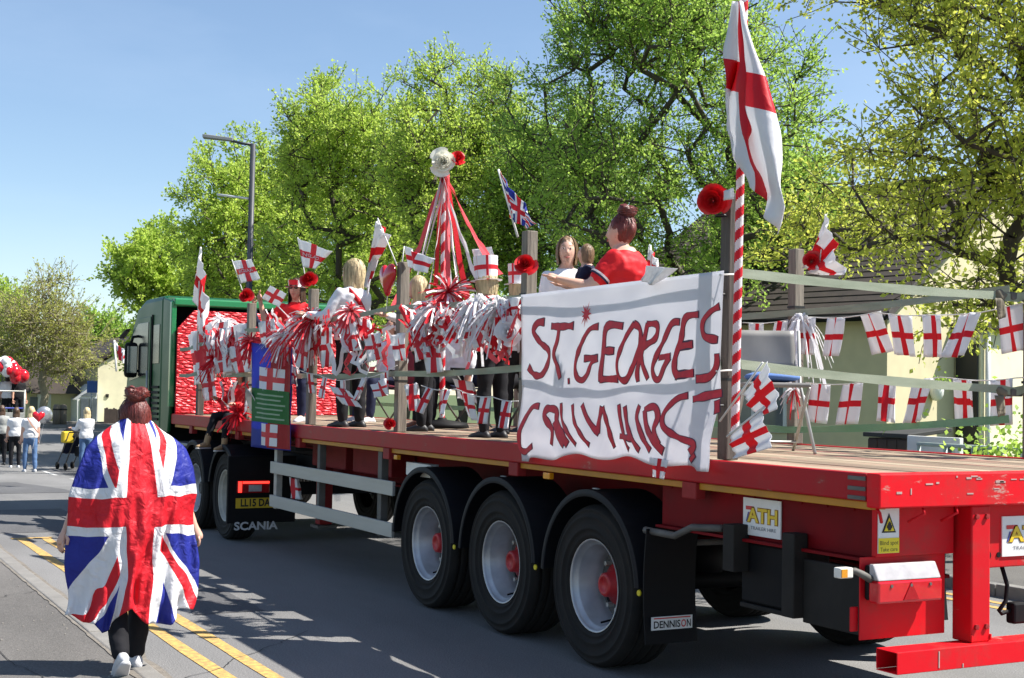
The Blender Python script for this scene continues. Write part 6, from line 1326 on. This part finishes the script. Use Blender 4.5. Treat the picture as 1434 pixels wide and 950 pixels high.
m_hat = flag_mat('hat_flag', .055, .085, .1, .1)
x, y = deck(868, 640, -.85)
RW, ri = person('woman in a red football shirt with auburn bun, back to the banner', (x, y, D_), math.radians(40), 1.70, f_red, f_black, h_red, m_skin2, m_shoe, hairstyle='bun', build=1.36, sleeve=.36, arms={'L': ((.55, .35, -.8), (.9, .1, .25)), 'R': ((.5, -.3, -.8), (.9, .25, .2))}, vox=.014)
for dz, a in ((.455, .068),): MB().lathe([(a, 0), (a+.012, .01), (a+.004, .03)], tuple(ri['up'](0, 0, dz)), 2, 20).build('collar', f_navy, RW, True)
jj = ri['J']['L']; e_ = jj['sh']+(jj['el']-jj['sh'])*.70
for k, (m_, off) in enumerate(((m_whitecloth, 0.), (f_navy, .018))): c = jj['sh']+(jj['el']-jj['sh'])*(.60+off*3); d = (jj['el']-jj['sh']).normalized(); MB().tube([c-d*.008, c+d*.008], .083, 14, caps=False).build('sleeve_band', m_, RW, True)
def back_print(txt, zc, h, wd, off=0.):
    v, f = text_verts(txt, 1.); a = np.array(v); lo, hi = a.min(0), a.max(0); up = ri['up']
    pts = []
    for xx, yy, _ in v:
        t = (xx-(lo[0]+hi[0])/2)/(hi[0]-lo[0])*wd; z = zc+((yy-lo[1])/(hi[1]-lo[1])-.5)*h; ang = t/.175
        p = up(-.172*math.cos(ang)*1.0, -.215*math.sin(ang)+off, z); pts.append(tuple(p))
    return MB().add(pts, f).build('shirt_number', m_whitecloth, RW)
back_print('20', .24, .20, .21)
tx, ty = deck(817, 640, -.72)
TD, ti = person('toddler with light brown hair held by the woman in red', (tx, ty, 0), math.radians(60), .95, f_navy, f_black, h_light, m_skin2, m_sole, vox=.012, arms={'L': ((.4, .2, -.8), (.8, .1, .2)), 'R': ((.4, -.2, -.8), (.8, .1, .2))}, leg={'L': ((.7, .25, -.5), (.1, 0, -1)), 'R': ((.7, -.25, -.5), (.1, 0, -1))}, build=1.15)
zt_ = at(817, 357, 1, -.72)[2]; TD.location[2] = zt_-float(ti['hc'].z)
cloth('red_scarf', [tuple(ti['up'](.10, .07, .42)), tuple(ti['up'](.10, -.07, .42)), tuple(ti['up'](.13, -.05, .2)), tuple(ti['up'](.13, .05, .2))], m_redcloth, TD, 6, 6, .01)
x, y = deck(789, 640, -1.15)
FW, fi = person('smiling woman in a white top with a red sash, facing the camera', (x, y, D_), math.radians(158), 1.62, f_white, f_black, h_light, m_skin2, m_shoe, hairstyle='short', sleeve=.9, vox=.014, hy=-.15)
sc = at(793, 353, 1, -1.15); FW.location[2] += min(.06, max(-.35, sc[2]-(D_+float(fi['hc'].z))))
def sash(P, info, m, g=1.16):
    up = info['up']; mb = MB()
    for sg in (1, -1):
        mb.grid(lambda u, v: tuple(up(sg*(.128+.012*math.sin(PI*u))*g*(1-.45*abs(2*u-1)**3), (.15-.30*u), .43-.42*u+(v-.5)*.075)), 12, 2)
    mb.uv = {}; o = mb.build('sash', m, P, True); o.modifiers.new('t', 'SOLIDIFY').thickness = .006; return o
sash(FW, fi, m_redcloth)
# top hat pair with fringe costume
x, y = deck(688, 608, -.42)
A1, a1 = person('person in an England top hat and white fringed tunic behind the straps', (x, y, D_), math.radians(20), 1.36, f_white, f_black, h_blonde, m_skin2, m_shoe, hairstyle='short', frizz=.2, lean=.16, sleeve=.95, build=1.15, arms={'L': ((.3, .5, -.8), (.8, .2, .1)), 'R': ((.3, -.5, -.8), (.8, -.1, .1))})
z_ = at(690, 404, 1, -.42)[2]; A1.location[2] = D_; hat_top(A1, a1, m_hat, .23, .115)
fr = MB(); R = random.Random(4)
for k in range(170):
    a = R.uniform(0, 2*PI); z0 = R.uniform(.18, .44); r_ = .215*1.15; p = a1['up'](math.cos(a)*r_*.75, math.sin(a)*r_, z0); L = R.uniform(.12, .26); d = Vector((R.gauss(0, .05), R.gauss(0, .05), -1)); sdv = Vector((-math.sin(a), math.cos(a), 0))*.008
    fr.add([p-sdv, p+sdv, p+d*L+sdv+Vector((math.cos(a), math.sin(a), 0))*.05, p+d*L-sdv+Vector((math.cos(a), math.sin(a), 0))*.05], [(0, 1, 2, 3)])
fr.build('fringe', m_whitecloth, A1); sash(A1, a1, m_redcloth, 1.5)
x, y = deck(722, 608, -1.15)
A2, a2 = person('second person in an England top hat, nearer the banner post', (x, y, D_), math.radians(-20), 1.42, f_white, f_black, h_blonde, m_skin2, m_shoe, hairstyle='short', sleeve=.95, build=1.05); hat_top(A2, a2, m_hat, .20, .11)
x, y = deck(592, 602, -.55)
A3, a3 = person('person in a white shirt with a red sash beside the maypole', (x, y, D_), math.radians(60), 1.42, f_white, f_black, h_blonde, m_skin2, m_shoe, hairstyle='bob', sleeve=.95, build=1.15, lean=.12, arms={'L': ((.6, .6, -.5), (.6, .8, .1)), 'R': ((.3, -.4, -.8), (.8, .1, .1))}); sash(A3, a3, m_redcloth, 1.25)
# blonde woman
x, y = deck(490, 598, -.30)
BL, bi = person('blonde woman in a white shirt with red sash and black trousers', (x, y, D_), math.radians(25), 1.64, f_white, f_black, h_blonde, m_skin2, m_shoe, hairstyle='bob', sleeve=.95, build=1.12, frizz=.22, arms={'L': ((.3, .35, -.8), (.9, .2, .1)), 'R': ((.35, -.4, -.75), (.9, .2, .1))}, hy=.25); sash(BL, bi, m_redcloth, 1.25)
# woman in sunglasses and hat
x, y = deck(411, 596, -.42)
SW, si = person('smiling woman in sunglasses and a white and red hat', (x, y, D_), math.radians(140), 1.60, f_red, f_navy, h_brown, m_skin, m_sole, hairstyle='long', sleeve=.4, vox=.014, arms={'L': ((.4, .45, -.7), (.7, .2, .4)), 'R': ((.3, -.55, -.5), (.1, -.2, 1.))})
for sg in (1, -1): MB().ball(si['hd'](.090, sg*.033, .018), (.010, .026, .020), 6).build('sunglass_lens', m_iris, SW, True)
MB().tube([si['hd'](.096, -.06, .022), si['hd'](.100, 0, .026), si['hd'](.096, .06, .022)], .004, 6).build('sunglass_frame', m_iris, SW); hat_top(SW, si, flag_mat('sun_hat', .5, .02, .1, .1, cu=.1), .07, .10)
# children by the headboard
x, y = deck(387, 592, -.55)
K1, ki = person('child in a dark jacket holding up a hand flag', (x, y, D_), math.radians(150), 1.30, f_navy, f_navy, h_dark, m_skin, m_sole, hairstyle='bob', sleeve=.95, arms={'L': ((.3, .6, -.2), (.2, .6, .7)), 'R': ((.3, -.35, .35), (.2, -.1, 1.))})
bp_ = at(338, 588, 1, -.22)
K2, k2 = person('child in red sitting on the deck edge with suede boots dangling', (float(bp_[0]), -.22, D_), math.radians(115), 1.28, f_red, f_black, h_dark, m_skin, m_boot, hairstyle='bob', sleeve=.95, sit=-.03, boots=True, leg={'L': ((1, .1, -.05), (.12, .05, -1)), 'R': ((1, -.15, -.02), (.3, -.1, -1))}, arms={'L': ((.3, .3, -.8), (.7, -.2, 0)), 'R': ((.4, -.3, -.7), (.7, .2, .2))})
wh = thing('white_hat', tuple(at(422-1, 0, 1, 0)), 0) if False else None
q = at(352, 565, 1, .06); HT = thing('straw_hat', tuple(q), 0, 'cream brimmed hat hanging below the towel edge by the child', 'hat'); g = MB().lathe([(.155, 0), (.16, .008), (.09, .02), (.085, .08), (.0, .09)], (0, 0, 0), 2, 24); g.xform(Matrix.Rotation(1.2, 4, 'X')); g.build('felt', m_rosew, HT, True)
# seated people on the far side of the deck with camp chairs
def camp_chair(lab, x, y, rz, m):
    c = thing('camping_chair', (x, y, D_), rz, lab, 'chair', 'camping chairs on the deck'); cloth('seat', [(-.2, -.24, .40), (-.2, .24, .40), (.24, .24, .43), (.24, -.24, .43)], m, c, 8, 8, .015); cloth('backrest', [(-.28, -.24, .85), (-.28, .24, .85), (-.2, .24, .42), (-.2, -.24, .42)], m, c, 8, 8, .015)
    for sg in (-1, 1):
        MB().tube([(.26, sg*.26, 0), (-.26, sg*.26, .60), (-.29, sg*.26, .86)], .011, 6).build('leg', m_steel, c, True); MB().tube([(-.26, sg*.26, 0), (.26, sg*.26, .60)], .011, 6).build('leg', m_steel, c, True); MB().tube([(-.26, sg*.26, .60), (.28, sg*.26, .60)], .014, 6).build('armrest', m_black, c, True)
    return c
SIT = {'L': ((1, .1, -.08), (.05, 0, -1)), 'R': ((1, -.1, -.08), (.05, 0, -1))}
for px, Y, rz, lab, lab2, tp_, lg, hr, sh, cm in ((640, -1.55, 100, 'seated person in black trousers and brown boots behind the lower strap', 'camping chair behind the brown boots', f_white, f_black, h_brown, m_brown, f_navy), (545, -1.75, 110, 'seated person in white behind the blonde woman', 'maroon camping chair behind the blonde woman', f_white, f_navy, h_brown, m_sole, f_maroon), (760, -1.9, 110, 'seated person mostly hidden behind the banner post', 'camping chair mostly hidden by the banner', f_navy, f_black, h_dark, m_shoe, f_navy)):
    x = float(at(px, 600, 1, Y)[0]); camp_chair(lab2, x, Y, math.radians(rz), cm)
    person(lab, (x, Y, D_), math.radians(rz), 1.62, tp_, lg, hr, m_skin, sh, hairstyle='short', sit=.42, leg=SIT, sleeve=.6, lean=-.08)

# ------------------------------------------------------------------ the float ahead and people in the road
VX = .026
def gpos(px, py):                                   # where the sight line meets the dipping street
    z = 0.
    for _ in range(30): q = at(px, py, 2, z); z = z*.5-.5*dip(float(q[0]))
    return (float(q[0]), float(q[1]), z)
P1, _ = person('woman in a white top and blue jeans walking behind the balloon float', gpos(41, 661), math.radians(5), 1.66, f_white, f_denim, h_blonde, m_skin2, m_sole, hairstyle='bob', vox=VX, sleeve=.3, leg={'L': ((.12, .05, -1), (-.02, 0, -1)), 'R': ((-.1, -.05, -1), (-.2, 0, -1))})
ribbon('shoulder_strap', [(-.13, .12, 1.38), (-.17, .02, 1.2), (-.15, -.15, 1.0)], .04, m_brown, P1)
p = gpos(33, 658); person('person in white walking beside the woman in jeans, mostly hidden', (p[0]+.9, p[1]+.1, p[2]), 0, 1.60, f_white, f_black, h_brown, m_skin2, m_sole, hairstyle='bob', vox=VX, sleeve=.3)
P3, _ = person('person in a grey cardigan at the left picture edge', gpos(0, 651), 0, 1.60, f_grey, f_black, h_brown, m_skin, m_shoe, hairstyle='long', vox=VX, sleeve=.95)
P2, _ = person('blonde woman in white pushing a dark pushchair', gpos(119, 661), math.radians(12), 1.65, f_white, f_denim, h_blonde, m_skin2, m_sole, hairstyle='long', vox=VX, sleeve=.9, arms={'L': ((.5, .2, -.8), (.9, .1, .1)), 'R': ((.5, -.2, -.8), (.9, -.1, .1))})
q = gpos(100, 659); PR = thing('pushchair', (q[0]+.25, q[1], q[2]), math.radians(10), 'dark pushchair with a yellow bag pushed by the blonde woman', 'pushchair')
MB().tube([(-.45, 0, .98), (-.1, 0, .62), (.35, 0, .10)], .018, 6).build('frame', m_steel, PR, True)
for sg in (-.22, .22): MB().tube([(-.48, sg, 1.0), (-.1, sg, .55), (.38, sg, .1)], .016, 6).build('frame_tube', m_steel, PR, True)
MB().tube([(-.48, -.22, 1.0), (-.48, .22, 1.0)], .018, 6).build('handle', m_black, PR, True); cloth('seat', [(-.2, -.2, .85), (-.2, .2, .85), (.15, .2, .42), (.15, -.2, .42)], f_navy, PR, 8, 8, .02)
hdp = MB(); hdp.ball((-.02, 0, .88), (.30, .23, .24), 8); hdp.v = [(a, b, max(c, .84)) for a, b, c in hdp.v]; hdp.build('hood', f_black, PR, True)
for sx_, sy_ in ((.36, .2), (.36, -.2), (-.30, .22), (-.30, -.22)): MB().lathe([(.05, -.02), (.09, -.025), (.10, 0), (.09, .025), (.05, .02)], (sx_, sy_, .10), 1, 18).build('wheel', m_tyre, PR, True)
MB().box(-.30, -.08, .02, .30, .72, 1.02).build('yellow_bag', mat('bag_yellow', (.62, .45, .02), .7, .1, 6, bump=.2), PR, bevel=.04); MB().box(-.40, .0, -.30, -.10, .35, .62).build('basket', f_black, PR, bevel=.05)
# balloon float
FLX = 37.5; fa, fb = at(33, 600, 0, FLX), at(-70, 600, 0, FLX); dz_ = float(at(20, 598, 0, FLX)[2]); gz = -dip(FLX)
FT = thing('float_trailer', (FLX, float((fa[1]+fb[1])/2), gz), 0, 'grey low flatbed of the balloon-decorated float ahead', 'trailer'); hw_ = abs(float(fa[1]-fb[1]))/2
MB().box(0, 7, -hw_, hw_, dz_-.35-gz, dz_-gz).build('deck', mat('float_grey', (.22, .23, .24), .6, .15, 4), FT, bevel=.02); MB().box(-.06, -.002, -hw_, hw_, dz_-.05-gz, dz_-gz+.42).build('tail_panel', m_alu, FT, bevel=.01)
for y_ in (-hw_+.3, hw_-.3):
    MB().lathe([(.2, -.14), (.42, -.15), (.45, -.1), (.45, .1), (.42, .15), (.2, .14)], (1.2, y_, .45), 1, 24).build('wheel', m_tyre, FT, True); MB().box(-.066, -.061, y_-.16, y_+.16, dz_-.22-gz, dz_-.10-gz).build('tail_lamp', MATS['lamp_lens_red'], FT)
for z_ in (.55, 1.05): MB().tube([(0, -hw_, dz_+z_-gz), (0, hw_, dz_+z_-gz)], .025, 6).build('rail', m_athblue if z_ < .8 else m_alu, FT, True); 
for y_ in (-hw_, 0, hw_): MB().tube([(0, y_, dz_-gz), (0, y_, dz_-gz+1.1)], .03, 6).build('rail_post', m_alu, FT, True)
for px, lab, t_, l_, hr, py in ((9, 'person in a white shirt standing on the balloon float', f_white, f_black, h_dark, 531), (25, 'person in black standing under the balloon arch', f_black, f_black, h_brown, 537), (-8, 'person in white at the left end of the balloon float', f_white, f_black, h_brown, 533)):
    q = at(px, 580, 0, FLX+.6); person(lab, (FLX+.6, float(q[1]), dz_), math.radians(200 if px == 25 else 20), 1.6, t_, l_, hr, m_skin, m_shoe, hairstyle='bob', vox=VX, sleeve=.4)
m_bw = mat('balloon_white', (.74, .74, .74), .3, .05, 5, coat=.3); m_br = MATS['balloon_red']; R = random.Random(77)
BA = thing('balloon_arch', (FLX+.3, float(fa[1]), dz_), 0, 'arch of white and red balloons over the float ahead', 'balloon arch')
for i in range(46):
    t = i/45; px = 30-60*t; py = 537-26*math.sin(PI*(.08+.84*t))**.8; q = at(px+R.uniform(-4, 4), py+R.uniform(-5, 5), 0, FLX+.3+R.uniform(-.25, .25)); c = rel(BA, q); rr = R.uniform(.13, .19); MB().ball(c, (rr, rr, rr*1.15), 8).build('balloon', m_br if (t < .16 or R.random() < .12 or .45 < t < .6) else m_bw, BA, True)
q = at(54, 583, 0, 30); BH = thing('heart_balloon', tuple(q), 0, 'red heart balloon floating beside the woman in jeans', 'balloon'); h2 = MB(); h2.grid(heart, 24, 8); h2.uv = {}; h2.xform(Matrix.Rotation(PI/2, 4, 'Z') @ Matrix.Scale(.95, 4)); h2.build('foil', m_br, BH, True); MB().tube([(0, 0, -.15), (.1, .1, -.8)], .004, 5).build('string', m_stick, BH)
q = at(62, 581, 0, 30.4); BS = thing('round_balloon', tuple(q), 0, 'silver foil balloon beside the red heart balloon', 'balloon'); MB().ball((0, 0, 0), (.10, .20, .21), 10).build('foil', mat('silver_foil', (.45, .46, .48), .25, .1, 6, metal=.7), BS, True); MB().tube([(0, 0, -.2), (.1, .1, -.8)], .004, 5).build('string', m_stick, BS)
flag('england_flag', 'small England flag beyond the cab mirror', [(160, 477), (176, 495), (174, 510), (166, 500)], -1.0, ((163, 520), (160, 477)), amp=.05, group='flags ahead of the lorry', rs=.02)
